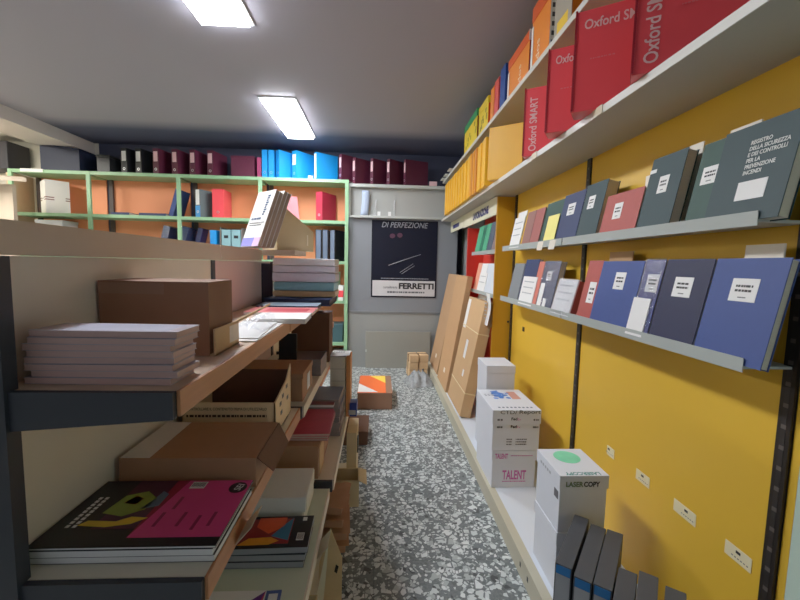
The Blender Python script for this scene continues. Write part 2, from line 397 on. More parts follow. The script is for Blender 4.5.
# lower shelf row
for x, rz, n in ((-2.60, 14, 'left of the green post'), (-2.40, 16, 'right of the green post')):
    t = thing('wrapped_folder', f'navy folder in clear plastic leaning {n}', 'folder', (x, 4.80, zl+.024), (0, rz, 0))
    G().box((0, 0, 0), (.075, .24, .36), NAVY, bev=.004).build('folder', t)
    G().box((-.004, -.004, 0.001), (.079, .244, .368), FILM, bev=.006).build('film', t)
t = thing('ring_folder', 'navy folder leaning behind the plastic wrapped ones right of the green post', 'folder', (-2.24, 4.88, zl+.0145), (0, 14, 0))
G().box((0, 0, 0), (.055, .16, .36), M('purple_navy', (44, 40, 90), .5), bev=.003).build('cover', t)
G().box((.006, -.002, .006), (.049, 0, .35), M('navy_pages', (60, 62, 90), .7)).build('pages', t)
binder(BBLUE, 'blue binder leaning on the teal magazine files', (-1.95, 4.79, zl), -4, .33, w=.07)
bpy.data.objects[-1] if False else None
TEALF = M('pale_teal', (132, 178, 186), .5)
for k, x in enumerate((-1.80, -1.685)):
    t = thing('magazine_file', f'pale teal magazine file, {"left" if k == 0 else "right"} one of two in a row', 'magazine file', (x, 4.79, zl))
    G().box((-.05, 0, 0), (.05, .004, .34), TEALF).box((-.05, .004, 0), (-.046, .24, .34), TEALF).box((.046, .004, 0), (.05, .24, .34), TEALF).box((-.046, .236, 0), (.046, .24, .34), TEALF).box((-.046, .004, 0), (.046, .236, .004), TEALF).build('case', t)
    G().box((-.025, -.001, .24), (.025, -.0002, .275), BLACK).build('label_window', t)
t = thing('carton', 'open grey box around the teal magazine files', 'box', (-1.74, 4.785, zl))
g = G(); gm = M('grey_box', (110, 104, 98), .7)
g.box((-.13, .0, 0), (-.118, .27, .365), gm).box((.118, 0, 0), (.13, .27, .365), gm).box((-.118, .25, 0), (.118, .27, .365), gm)
g.build('body', t)
SLT = M('slate_spine', (92, 108, 132), .5)
for x, n in ((-.725, 'left'), (-.645, 'middle'), (-.56, 'right')):
    t = binder(BLACK, f'{n} one of three black binders with slate spine behind the magazine file', (x, 4.79, zl), 0 if n != 'right' else -25, .37, w=.07, lab=SLT, labz=(.02, .98), ring=False, group='black binders on the lower green shelf')
zq = .8305
t = thing('folder', 'pale green folder low on the green shelving beside the wrapped paper stack', 'folder', (-.60, 4.81, zq), (0, 0, -25))
PGR = M('pale_green', (170, 220, 170), .5)
G().box((-.04, 0, 0), (.04, .2, .34), PGR, bev=.002).build('cover', t); G().box((-.033, -.002, .01), (.033, 0, .33), W).build('pages', t)
t = thing('carton', 'small red and white packet low on the green shelving', 'box', (-.455, 4.775, zq), (0, 0, 0))
G().box((-.03, 0, 0), (.03, .1, .18), W).build('body', t); G().box((-.031, -.001, .04), (.031, .0, .12), RED).build('red_band', t)
t = flatbox('carton', 'dark teal box on the bottom level of the green shelving', 'box', (-.56, 4.9, .3205), 0, (.26, .24, .22), M('dark_teal', (52, 84, 90), .6))
t = flatbox('carton', 'brown box under the dark teal box on the green shelving', 'box', (-.56, 4.9, .0005), 0, (.26, .24, .2), BROWN)

# ------------------------------------------------------------------ gondola on the left
GX = -.575
DKG = M('dark_metal', (52, 55, 62), .5, .08)
t = thing('gondola_shelving', 'low double-sided shop gondola with cream back and wood-edged shelves', 'shelving', (0, 0, 0))
PNK = M('pinkish_panel', (226, 200, 192), .5, .05, 2)
CAPM = M('cap_laminate', (204, 184, 162), .55, .08, 5)
GY = (.6, 1.40, 2.15)
G().box((GX-.03, GY[0]+.02, .1), (GX, GY[1]-.012, 1.28), CREAM).build('back_panel', t)
G().box((GX-.03, GY[1]+.012, .1), (GX, GY[2]-.02, 1.28), PNK).build('back_panel', t)
for y in (GY[0], GY[1], GY[2]):
    G().box((GX-.032, y-.012, 0), (GX+(.034 if y < .7 else .006), y+.012, 1.28), DKG).build('upright', t)
G().box((GX-.13, GY[0]-.012, 0), (GX-.034, GY[0]+.012, 1.28), DKG).build('end_panel', t)
G().box((-.66, GY[0]-.01, 1.281), (-.545, GY[1]-.003, 1.333), CAPM).build('cap_board', t)
G().box((-.66, GY[1]+.003, 1.281), (-.545, 1.882, 1.333), CAPM).build('cap_board', t)
G().box((-.66, 1.885, 1.312), (-.395, GY[2]+.02, 1.335), CAPM).build('cap_board', t)
SHF = M('shelf_top', (206, 176, 150), .5, .08, 5)
SHC = M('shelf_cream', (228, 220, 200), .5, .05, 5)
def gshelf(z, xe, y0, y1, top, edge, th=.028):
    G().box((GX+.006, y0, z-th), (xe-.006, y1, z), top).build('shelf', t)
    e = G().box((xe-.0055, y0, z-th-.012), (xe, y1, z+.0003), edge, bev=.001).build('shelf_edge', t)
    G().poly([(GX+.006, y0+.001, z), (xe-.006, y0+.001, z), (xe-.006, y0+.001, z-.042), (GX+.006, y0+.001, z-.062)], DKG, (0, -.012, 0)).build('bracket', t)
gshelf(1.08, -.30, .605, 1.35, SHF, WOOD); gshelf(1.08, -.30, 1.36, 2.13, SHF, WOOD)
gshelf(.775, -.265, .605, 1.35, SHC, WOOD); gshelf(.775, -.255, 1.365, 2.15, SHC, CREAM)
MNT = M('shelf_mint', (206, 214, 190), .5, .04, 5)
gshelf(.45, -.168, .605, 1.40, MNT, CREAM); gshelf(.47, -.155, 1.425, 2.2, SHC, CREAM)
# unseen gondola bays, added behind the paper stack to cast the floor shadow
G().box((GX-.03, 2.175, .1), (GX, 3.38, 1.275), CREAM).build('back_panel', t)
G().box((GX-.032, 3.382, 0), (GX+.006, 3.406, 1.275), DKG).build('upright', t)
for z_, x_ in ((1.08, -.37), (.775, -.38), (.47, -.38)): gshelf(z_, x_, 2.23, 3.38, SHC, WOOD)
G().box((GX+.006, 2.23, 0), (-.39, 3.38, .13), SHC).build('deck', t)
G().box((GX+.006, .62, .10), (-.15, 2.2, .13), SHC).build('deck', t)
G().box((GX+.006, .62, 0), (-.165, 2.2, .10), M('kick_beige', (150, 132, 100), .6)).build('kick_plate', t)
for (x, y, z, w, h) in ((-.2645, .72, .742, .07, .035), (-.1675, 1.09, .418, .08, .034)):
    G().box((x, y, z), (x+.002, y+w, z+h), M('clear_holder', (206, 196, 170), .25, .1), skew={4: (.03, 0, 0), 5: (.03, 0, 0), 6: (.03, 0, 0), 7: (.03, 0, 0)}).build('price_holder', t)

# ---- magazines
def magazine(label, loc, rz, w, d, h, cover, group=None, art=None, name='magazine', pages=W):
    t = thing(name, label, 'magazine', loc, (0, 0, rz), group)
    G().box((-w/2, -d/2, .0006), (w/2, d/2, h-.0006), pages).build('pages', t)
    c = G().box((-w/2-.001, -d/2-.0005, h-.0006), (w/2+.001, d/2+.001, h), cover).box((-w/2-.001, -d/2-.0005, 0), (w/2+.001, d/2+.001, .0006), cover)
    c.build('cover', t)
    if art: art(t, w, d, h)
    return t
MAGP = M('magazine_pages', (206, 168, 158), .6, .1, 40, stretch=(1, 1, 20))
CV = M('pale_cover', (176, 164, 174), .3, .3, 12)
z = 1.0806
def glare(t, w, d, h):
    G().box((-w*.3, -d*.45, h), (w*.42, d*.45, h+.0004), M('blue_white_glare', (206, 206, 226), .25, .25, 10)).build('cover_glare', t)  # glare on the glossy top cover, painted as a pale patch
for k in range(8):
    magazine(('topmost of eight thick pale magazines stacked on the upper gondola shelf' if k == 7 else 'lowest of eight thick pale magazines stacked on the upper gondola shelf' if k == 0 else f'pale magazine number {k+1} from the bottom of the stack of eight on the upper shelf'),
             (-.434+random.uniform(-.006, .006), .672+random.uniform(-.004, .004), z), random.uniform(-1.2, 1.2), .225, .075, .0104, CV, 'pale magazines on the upper gondola shelf', glare if k == 7 else None, pages=MAGP)
    z += .0107
# ---- black and pink magazines
def art_pink(t, w, d, h):
    e = .0005
    G().box((-.005, -d/2+.022, h), (w/2, d/2, h+e), PINK).build('pink_area', t)
    def blob(pts, m, n): G().poly([(x, y, h+.0011) for x, y in pts], m, (0, 0, -.0005)).build(n, t)
    g = G().box((-w/2+.07, -d/2+.045, h), (-.006, d/2, h+e), M('plum_print', (72, 30, 58), .4, .4, 25))
    g.poly([(-.005, -d/2+.022, h+.0006), (-.005, d/2, h+.0006), (.02, d/2, h+.0006)], M('plum_red', (150, 24, 60), .4), (0, 0, -.0005))
    g.build('cover_art', t)
    blob([(-.09, -.01), (-.05, -.02), (-.02, .0), (-.015, .035), (-.045, .06), (-.08, .045)], M('leaf_green', (128, 150, 60), .4, .3, 30), 'green_shape')
    blob([(-.03, .0), (.0, .012), (.0, .05), (-.015, .06), (-.02, .03)], M('grey_blue', (90, 116, 140), .4, .3, 30), 'blue_shape')
    blob([(-.11, -.045), (-.06, -.05), (-.02, -.042), (.0, -.025), (-.03, -.022), (-.05, -.035), (-.1, -.032)], M('art_yellow', (226, 190, 60), .4, .15, 30), 'yellow_shape')
    blob([(-.07, .02), (-.045, .015), (-.04, .035), (-.06, .045)], M('art_red', (170, 70, 50), .4, .2, 30), 'red_shape')
    g = G().box((.03, d/2-.03, h+e), (.06, d/2-.006, h+e*2), W)
    for i in range(9): g.box((.032+i*.003, d/2-.024, h+2*e), (.0335+i*.003, d/2-.009, h+2.6*e), INK)
    g.build('barcode', t)
    k = M('logo_dark', (40, 24, 40), .4)
    pts = [(w/2-.022+.018*math.cos(a*math.pi/8), d/2-.028+.02*math.sin(a*math.pi/8), h+.0012) for a in range(16)]
    G().poly(pts, k, (0, 0, -.0006)).build('logo', t)
    text(t, 'SEI', .022, (w/2-.015, d/2-.04, h+.0014), W, (0, 0, 78))
    g = G()
    for i in range(2):
        for j in range(9): g.box((-.128+i*.012, -.05+j*.0105, h+.0003), (-.122+i*.012, -.043+j*.0105, h+.0008), W)
    g.build('spine_print', t)
    for x, y in ((.06, -.05), (.02, -.05), (.03, .0), (.09, -.06), (.115, -.05)): G().box((x, y, h+e), (x+.006, y+.04, h+e+.0004), M('dark_pink', (150, 36, 86), .4)).build('printed_word', t)
BKC = M('black_cover', (24, 25, 32), .4, .2)
z = .7756
magazine('lowest white-edged magazine under the black and pink magazine', (-.417, .735, z), 0, .297, .195, .012, BKC, 'magazines on the middle gondola shelf'); z += .0123
magazine('second white-edged magazine directly under the black and pink cover', (-.419, .733, z), 0, .297, .195, .012, BKC, 'magazines on the middle gondola shelf'); z += .0123
magazine('large magazine with black and pink cover and colourful art on the middle shelf', (-.418, .737, z), 0, .303, .2, .004, BKC, None, art_pink)

# ---- cardboard boxes on the gondola
def carton(label, loc, rz, size, m, top=True, name='carton', flaps=None, lean=None, group=None):
    w, d, h = size; t = thing(name, label, 'box', loc, (lean or 0, 0, rz), group)
    th = .004; g = G()
    g.box((-w/2, -d/2, 0), (w/2, -d/2+th, h), m).box((-w/2, d/2-th, 0), (w/2, d/2, h), m)
    g.box((-w/2, -d/2+th, 0), (-w/2+th, d/2-th, h), m).box((w/2-th, -d/2+th, 0), (w/2, d/2-th, h), m)
    g.box((-w/2+th, -d/2+th, 0), (w/2-th, d/2-th, th), m); g.build('body', t)
    if top:
        G().box((-w/2, -d/2, h), (w/2, -.001, h+th), m).box((-w/2, .001, h), (w/2, d/2, h+th), m).build('flap', t)
    return t
t = carton('brown carton standing behind the stack of pale magazines', (-.4585, .895, 1.0806), 0, (.218, .13, .15), BROWN)
G().box((-.109, -.066, .128), (.02, -.0653, .15), M('tape_brown', (140, 104, 82), .3)).build('tape', t)
t = thing('cardboard_tray', 'long shallow kraft tray with torn label running beside the brown carton', 'tray', (-.338, .84, 1.0806))
G().box((-.004, -.008, 0), (0, .13, .056), KRAFT).box((-.02, -.008, 0), (.0, .13, .003), KRAFT).build('body', t)
G().poly([(-.002, .13, .05), (-.002, .13, .056), (-.002, .42, .068), (-.002, .42, .063)], KRAFT, (-.003, 0, 0)).build('rim', t)
G().box((.0003, .07, .012), (.001, .125, .05), M('torn_label', (220, 210, 196), .5, .2, 30)).build('label', t)
t = thing('paper_sheets', 'bright white sheets lying along the upper shelf edge', 'paper', (-.365, 1.10, 1.0806), (0, 0, 1))
G().box((-.05, -.12, 0), (.062, .24, .003), W).box((-.055, -.1, .003), (.055, .2, .006), W, Matrix.Rotation(.06, 4, 'Z')).build('sheets', t)
t = thing('plastic_bag', 'crumpled clear plastic bag on the white sheets beside the tray', 'bag', (-.357, 1.07, 1.089))
random.seed(3)
g = G(); rn = [[random.uniform(0, .03) for _ in range(9)] for _ in range(9)]
g.grid(lambda u, v: Vector((-.03+.083*u, -.03+.2*v, .004+rn[int(u*8+.5)][int(v*8+.5)]*math.sin(u*math.pi)*1.3)), 8, 8, FILM); g.build('film', t)
magazine('white pad with rounded curled edge on the upper shelf near the carton', (-.325, 1.36, 1.0806), 3, .17, .16, .016, W, None, None, 'paper_pad')
SALM = M('salmon_print', (232, 130, 130), .5, .12, 14)
t = magazine('pink and red printed sheet pile on the upper shelf', (-.375, 1.57, 1.0806), 2, .25, .17, .011, SALM, None, None, 'printed_sheets')
G().box((-.06, -.06, .011), (.1, .04, .0116), M('deep_rose', (206, 70, 84), .5, .1)).build('printed_area', t)
t = magazine('pale blue sheet pile with navy edge behind the pink sheets', (-.385, 1.74, 1.0806), 1, .25, .14, .016, M('pale_blue_print', (170, 196, 220), .4, .1), None, None, 'printed_sheets', NAVY)
t = thing('ring_folder', 'dark navy folder lying below the wrapped paper stack', 'folder', (-.375, 1.92, 1.0806))
G().box((-.15, -.1, 0), (.155, .18, .004), NAVY).box((-.15, -.1, .028), (.155, .18, .032), NAVY).box((-.15, .176, .004), (.155, .18, .028), NAVY).build('cover', t)
G().box((-.145, -.095, .005), (.15, .17, .027), M('navy_pages', (60, 62, 90), .7)).build('pages', t)
z = 1.1135
random.seed(5)
for k, (c, h, n) in enumerate((((214, 180, 130), .03, 'kraft coloured ream at the bottom of the wrapped paper stack'), ((128, 184, 196), .042, 'teal wrapped ream, second from the bottom of the paper stack'), ((222, 218, 232), .045, 'grey lilac wrapped ream in the middle of the paper stack'), ((230, 226, 238), .034, 'grey lilac wrapped ream, second from the top of the paper stack'), ((242, 240, 246), .034, 'topmost pale wrapped ream of the paper stack under the cap board'))):
    t = thing('paper_ream', n, 'ream', (-.356, 2.0, z), (0, 0, random.uniform(-1, 1)), 'wrapped reams on the upper gondola shelf')
    w = .29+random.uniform(-.006, .006)
    cm = M('ream_%d' % k, c, .28, .12, 8)
    rr = [[random.uniform(-.004, .004) for _ in range(13)] for _ in range(5)]
    G().box((-w/2, -.09, .0005), (w/2, .1, h-.001), cm, bev=.006).build('wrapper', t)
    g = G(); g.grid(lambda u, v: Vector((-w/2+w*u, -.0945+rr[int(v*4+.5)][int(u*12+.5)]*.7, .004+(h-.008)*v)), 12, 4, cm); g.build('wrapper_fold', t)
    z += h
t = thing('bookend', 'dark metal bookend with foot standing beside the wrapped paper stack', 'bookend', (-.565, 1.93, 1.0806))
G().box((.002, 0, 0), (.055, .004, .19), M('bookend_metal', (44, 44, 58), .45)).build('upright_plate', t); G().box((-.002, -.14, 0), (.055, 0, .003), M('bookend_metal', (44, 44, 58), .45)).build('foot', t)
# on the cap
t = thing('magazine_file', 'beige cardboard magazine file with slanted top on the gondola cap', 'magazine file', (-.485, 1.92, 1.3355), (0, 0, 58))
FB = M('file_beige', (196, 178, 138), .6, .06, 6)
for y in (0, .085):
    G().poly([(0, y, 0), (.255, y, 0), (.255, y, .105), (.035, y, .215), (0, y, .215)], FB, (0, .004, 0)).build('side_panel', t)
G().box((0, .004, 0), (.004, .085, .215), FB).box((.251, .004, 0), (.255, .085, .105), FB).box((.004, .004, 0), (.251, .085, .004), FB).build('case', t)
G().box((.205, -.001, .03), (.213, -.0002, .085), M('slot_pale', (232, 224, 200), .5)).build('slot', t)
BKP = M('booklet_pages', (176, 158, 140), .7, .3, 40, stretch=(1, 20, 1))
for k in range(4):
    c, sn = math.cos(-45*D2R), math.sin(-45*D2R)
    t = thing('booklet', ['white booklet with blue foot and small grey print, front of the leaning booklets', 'second of the four booklets leaning on the gondola cap', 'third of the four booklets leaning on the gondola cap', 'rear booklet, nearest the beige magazine file'][k], 'booklet', (-.615-sn*.0198*k, 1.80+c*.0198*k, 1.343), (-20, 0, -45), 'booklets leaning on the gondola cap')
    h = .262-.006*(k % 2)
    G().box((.001, .001, .001), (.15, .0165, h-.002), BKP).build('pages', t)
    G().box((0, 0, 0), (.152, .001, h), W).box((0, .0165, 0), (.152, .0175, h), W).box((0, .001, 0), (.001, .0165, h), W).build('cover', t)
    if k == 0:
        G().box((.001, -.001, .0), (.1, -.0002, .04), M('booklet_blue', (58, 60, 190), .4)).box((.1, -.001, 0), (.15, -.0002, .04), M('booklet_lilac', (206, 160, 214), .4)).build('blue_foot', t)
        g = G(); pt = M('print_teal', (50, 80, 120), .5); bars(g, .02, .1, .125, .009, pt); bars(g, .015, .14, .108, .004, GINK); bars(g, .02, .12, .097, .004, GINK)
        for i in range(9): g.box((.1, -.0011, .145+i*.011), (.114+.004*(i % 3), -.0004, .152+i*.011), pt)
        g.build('print', t)
TRAYK = M('tray_kraft', (236, 204, 160), .8, .1, 14, .1)  # kraft copy lightened in colour to make up for weak shelf light
# ---- middle shelf
t = thing('carton', 'flat brown carton with white tape lying behind the pink magazine', 'box', (-.412, .96, .7756))
G().box((-.15, -.1, 0), (.145, .1, .068), BROWN2, bev=.002).build('body', t)
G().box((-.148, -.0985, .0682), (-.085, .0985, .0686), M('tape_white', (226, 214, 204), .4)).build('tape', t)
G().poly([(.146, -.098, .067), (.146, .098, .067), (.175, .08, .02), (.175, -.07, .02)], DKRAFT, (.002, 0, .001)).build('flap', t)
G().box((.147, .0, .005), (.149, .07, .06), W).build('label', t)
t = thing('carton', 'open kraft carton with printed warning lines and ragged rear wall', 'box', (-.422, 1.22, .7756))
w, d = .262, .2; h0, h1 = .10, .145
g = G()
g.box((-w/2, -d/2, 0), (w/2, -d/2+.004, h0), TRAYK)
g.box((-w/2, d/2-.004, 0), (w/2, d/2, h1), DKRAFT)
for sx in (-1, 1):
    x = sx*w/2
    g.poly([(x, -d/2, 0), (x, d/2, 0), (x, d/2, h1+.02), (x, d*.2, h0+.025), (x, -d/2, h0)], TRAYK, (-sx*.004, 0, 0))
g.box((-w/2, -d/2, 0), (w/2, d/2, .004), DKRAFT); g.build('body', t)
text(t, 'CONTROLLARE IL CONTENUTO PRIMA DI UTILIZZARLO', .225, (-.118, -d/2-.001, .078), M('box_ink', (74, 54, 40), .7), height=.008)
g = G(); bars(g, -.118, .107, .058, .007, M('box_ink', (74, 54, 40), .7), -d/2-.0012); g.build('small_print', t)
g = G()
for y, zz in ((-.05, .07), (-.02, .085), (.03, .1), (-.04, .04), (.04, .06)): g.box((w/2+.0002, y, zz), (w/2+.001, y+.02, zz+.012), GINK)
g.build('side_marks', t)
t = flatbox('carton', 'closed brown carton with white side label behind the open kraft carton', 'box', (-.386, 1.51, .7756), 0, (.235, .2, .105), BROWN2, lid=.02)
G().box((.1195, -.02, .02), (.1215, .03, .08), W).build('label', t)
for k in range(3):
    magazine(['lowest', 'middle', 'topmost'][k]+' grey magazine of three on the middle shelf behind brown cartons', (-.345, 1.83, .7756+k*.025), random.uniform(-2, 2), .19, .17, .0245, M('grey_cover', (112, 102, 106), .4, .1), 'grey magazines on the middle gondola shelf', pages=M('grey_pages', (140, 126, 124), .7, .2, 50, stretch=(1, 1, 18)))
t = thing('folder', 'black folder upright beneath the upper shelf edge', 'folder', (-.40, 1.68, .7756))
G().box((-.02, 0, 0), (.055, .012, .2), BLACK).build('cover', t); G().box((-.016, .012, .004), (.05, .016, .195), GINK).build('pages', t)
carton('dark brown carton at the far end of the middle gondola shelf', (-.34, 2.06, .7756), 0, (.19, .14, .245), DKRAFT)
tag(G().grid(lambda u, v: Vector((-.06+.12*u, -.07+.14*v, .022+.012*math.sin(3*u+2*v))), 6, 6, WHT).build('paper_sheet'), 'pale crumpled sheet next to the grey magazines on the middle shelf', 'paper', loc=(-.49, 1.68, .7786))

# ---- lower shelf
random.seed(11)
for k in range(2):
    t = thing('paper_ream', ['lower one of two white reams behind the black magazines', 'upper one of two white reams behind the black magazines'][k], 'ream', (-.30+.006*k, 1.28-.004*k, .4506+k*.049), (0, 0, -1+2*k), 'white reams on the lower gondola shelf')
    G().box((-.12, -.09, 0), (.075, .09, .048), M('ream_white', (232, 230, 222), .6, .05)).build('sheets', t)
    G().box((.0755, -.085, .003), (.0775, .085, .046), M('ream_edge', (226, 222, 208), .7, .2, 60, stretch=(1, 1, 14))).build('wrapper_end', t)
def art_black(t, w, d, h):
    e = .0005
    G().box((-.09, -d/2+.016, h), (.052, d/2-.012, h+e), M('crimson_art', (150, 40, 46), .4, .5, 18)).build('cover_art', t)
    def blob(pts, m, n): G().poly([(x, y, h+.0011) for x, y in pts], m, (0, 0, -.0005)).build(n, t)
    blob([(-.05, .06), (.03, .06), (.03, .02), (-.01, -.01), (-.05, .02)], M('orange_red', (222, 82, 46), .4, .25, 25), 'red_shape')
    blob([(-.085, -.055), (.0, -.055), (.025, -.04), (.0, -.025), (-.06, -.028)], M('art_orange', (236, 150, 44), .4, .2, 30), 'orange_shape')
    blob([(.0, -.02), (.05, -.04), (.05, .058), (.03, .03)], M('art_blue', (44, 110, 150), .4, .3, 25), 'blue_shape')
    text(t, '%', .022, (-.112, -d/2+.012, h+.001), W, (0, 0, 0), bold=.03)
    g = G().box((.072, -.04, h), (.092, -.01, h+.0008), W)
    for i in range(7): g.box((.074+i*.0025, -.037, h+.0008), (.0752+i*.0025, -.013, h+.0012), INK)
    g.build('barcode', t); G().box((.078, .045, h), (.09, .06, h+.0008), W).build('printed_mark', t)
z = .4506
for k in range(3):
    magazine(['lowest magazine of the small black stack on the lower shelf', 'middle magazine of the small black stack on the lower shelf', 'black magazine with orange and blue cover picture and a percent sign'][k], (-.293-.004*(2-k), 1.087+.003*k, z), 0 if k < 2 else 1.5, .215, .135, .0175, BKC, 'black magazines on the lower gondola shelf', art_black if k == 2 else None, pages=M('mag_grey_pages', (150, 152, 156), .6, .12, 60, stretch=(1, 1, 14)))
    z += .0178
t = magazine('white leaflet with violet and red corner at the bottom edge of the photo', (-.345, .86, .4506), 0, .15, .16, .004, W, None, None, 'leaflet')
G().poly([(.075, .078, .0046), (.075, -.03, .0046), (-.04, -.03, .0046)], M('violet_print', (100, 44, 130), .4, .2, 20), (0, 0, -.0005)).build('printed_corner', t)
G().poly([(.075, .078, .0052), (.075, -.03, .0052), (.055, -.03, .0052)], M('rose_print', (214, 54, 92), .4), (0, 0, -.0005)).build('printed_edge', t)
t = magazine('white leaflet with blue border beside the violet cornered leaflet', (-.245, .875, .4506), 4, .035, .13, .004, M('blue_border', (74, 96, 160), .4), None, None, 'leaflet')
G().box((-.011, -.05, .004), (.011, .055, .0046), W).build('printed_area', t)
# far lower shelf
t = flatbox('carton', 'brown carton carrying the red magazines on the lower shelf', 'box', (-.30, 1.58, .4706), 0, (.17, .3, .13), BROWN2, lid=.012)
G().box((.0865, -.13, 0), (.088, -.02, .11), KRAFT).build('flap', t)
for k in range(3):
    magazine(['lowest red magazine on the brown carton', 'middle red magazine on the brown carton', 'topmost crimson magazine on the brown carton'][k], (-.27, 1.60, .601+k*.009), random.uniform(-3, 3), .17, .26, .0085, M('crimson_cover', (186, 48, 78), .4, .2, 14), 'red magazines on the lower gondola shelf', pages=MAGP)
    z
t = magazine('dark red folded magazine behind the crimson ones', (-.26, 1.74+.06, .628), 0, .13, .1, .012, M('dark_red', (120, 40, 52), .4, .2, 14), None, None)
z = .4706
for k in range(8):
    magazine(['lowest', 'second', 'third', 'fourth', 'fifth', 'sixth', 'seventh', 'topmost'][k]+' blue grey magazine, counted upward, of the tall pile on the far lower shelf', (-.27+random.uniform(-.006, .006), 1.90+random.uniform(-.006, .006), z), random.uniform(-2, 2), .20, .2, .022, M('slate_cover', (112, 114, 132), .4, .12, 14) if k > 3 else M('taupe_cover', (140, 124, 120), .4, .12, 14), 'blue grey magazines on the far lower shelf', pages=M('grey_pages', (140, 126, 124), .7))
    z += .0222
for k in range(5):
    magazine(['lowest', 'second', 'third', 'fourth', 'topmost'][k]+' dark book of the pile under the white printed paper', (-.207, 2.11, z-.177+k*.0645), random.uniform(-1, 1), .078, .15, .064, M('umber_cover', (104, 92, 90), .5, .2, 14), 'dark books at the gondola end', name='book', pages=PAGE)
t = thing('paper_sheet', 'white printed paper curling over the dark book pile', 'paper', (-.205, 2.10, .794), (0, 0, 0))
G().grid(lambda u, v: Vector((-.04+.1*u, -.075+.15*v, .004+.004*math.sin(v*4)+.006*(1-v)*u)), 6, 6, W).build('sheet', t)
g = G()
for j in range(4):
    for i in range(5): g.box((-.03+.013*i, .05-.025*j, .0135), (-.02+.013*i, .055-.025*j, .0142), GINK)
g.build('print', t)
carton('narrow orange brown carton standing at the aisle end of the gondola', (-.152, 2.11, .4706), 0, (.02, .14, .315), M('orange_card', (214, 140, 84), .8, .1), name='carton')
# things on the deck
KP = M('kraft_paper', (176, 130, 98), .8, .15, 16, .3)
TAN = M('tan_paper', (226, 194, 142), .8, .12, 16, .2)
t = carton('tan open carton pushed out over the aisle from the gondola deck', (-.165, 1.84, .1306), 3, (.17, .12, .13), M('tan_card', (212, 188, 144), .8, .1), top=False)
G().poly([(.085, -.06, .128), (.085, .06, .128), (.12, .07, .11), (.12, -.065, .11)], M('tan_card', (212, 188, 144)), (.002, 0, .002)).build('flap', t)
random.seed(21)
for k in range(4):
    o = thing('kraft_parcel', ['lowest', 'second', 'third', 'topmost'][k]+' crumpled brown paper packet, counted upward, on the gondola deck', 'packet', (-.17+random.uniform(-.01, .01), 1.56, .1306+k*.055), (0, 0, random.uniform(-14, 14)), 'brown paper packets on the deck')
    rr = [[random.uniform(0, .012) for _ in range(9)] for _ in range(9)]
    G().box((-.06, -.08, 0), (.055, .08, .03), KP, bev=.004).build('body', o)
    G().grid(lambda u, v: Vector((-.066+.135*u, -.09+.18*v, .031+rr[int(u*8+.5)][int(v*8+.5)])), 8, 8, KP).build('wrapper_fold', o)
t = thing('envelope', 'tan envelope standing with a pointed flap at the gondola deck edge', 'envelope', (-.19, 1.26, .1306), (-6, 0, -14))
G().poly([(0, 0, 0), (.085, 0, 0), (.08, 0, .16), (.035, 0, .25), (0, 0, .13)], TAN, (0, .003, 0)).build('body', t)
G().poly([(.055, -.0005, .11), (.065, -.0005, .105), (.07, -.0005, .13), (.06, -.0005, .135)], INK, (0, -.0006, 0)).build('hole', t)
t = thing('paper_sheet', 'narrow cream paper strip sticking up next to the tan envelope', 'paper', (-.20, 1.20, .1306), (0, 0, -10))
G().grid(lambda u, v: Vector((.03*u*(1.1-v)+.05*v, .012*math.sin(v*2.5), .26*v)), 3, 6, M('cream_paper', (244, 234, 200), .7, .05)).build('sheet', t)
t = carton('low kraft carton at the near end of the gondola deck', (-.27, 1.03, .1306), 0, (.2, .2, .14), M('tan_card', (176, 148, 100)), top=False)
t = carton('tall tan carton with dark buckle on the deck under the red magazines', (-.125, 2.06, .1306), 0, (.05, .2, .28), M('tan_card', (176, 148, 100)))
G().box((.0252, -.06, .16), (.032, -.02, .24), M('buckle_grey', (72, 76, 70), .5), bev=.002).build('buckle', t)
t = thing('tape_dispenser', 'small dark blue box hooked over the end of the lower gondola shelf', 'box', (-.135, 2.06, .4706), (0, 0, 0))
G().box((-.018, -.02, 0), (.03, .05, .075), M('tape_blue', (30, 50, 130), .4), bev=.004).build('body', t)
G().box((-.012, -.0215, .01), (.024, -.0202, .035), M('pale_ink', (170, 174, 180))).build('label', t)
t = flatbox('carton', 'brown carton with bright sheets on it, on the floor past the gondola', 'box', (-.018, 3.66, .0005), 0, (.305, .54, .148), BROWN, lid=.008)
t = thing('paper_sheet', 'orange, yellow and white sheet lying on the brown floor carton', 'paper', (-.05, 3.66, .149), (0, 0, 0))
OR_ = M('vivid_orange', (250, 104, 40), .5, .04)
G().box((-.12, -.265, 0), (.13, .265, .002), OR_).build('sheet', t)
G().poly([(-.02, .25, .0022), (.13, .25, .0022), (.13, .02, .0022)], M('vivid_yellow', (250, 214, 70), .5, .03), (0, 0, .0004)).build('yellow_corner', t)
G().poly([(-.12, -.25, .0022), (.06, -.25, .0022), (-.12, .0, .0022)], W, (0, 0, .0004)).build('white_corner', t)
t = flatbox('carton', 'low dark brown carton on the floor against the gondola end', 'box', (-.16, 2.85, .0005), 0, (.2, .3, .1), DKRAFT)

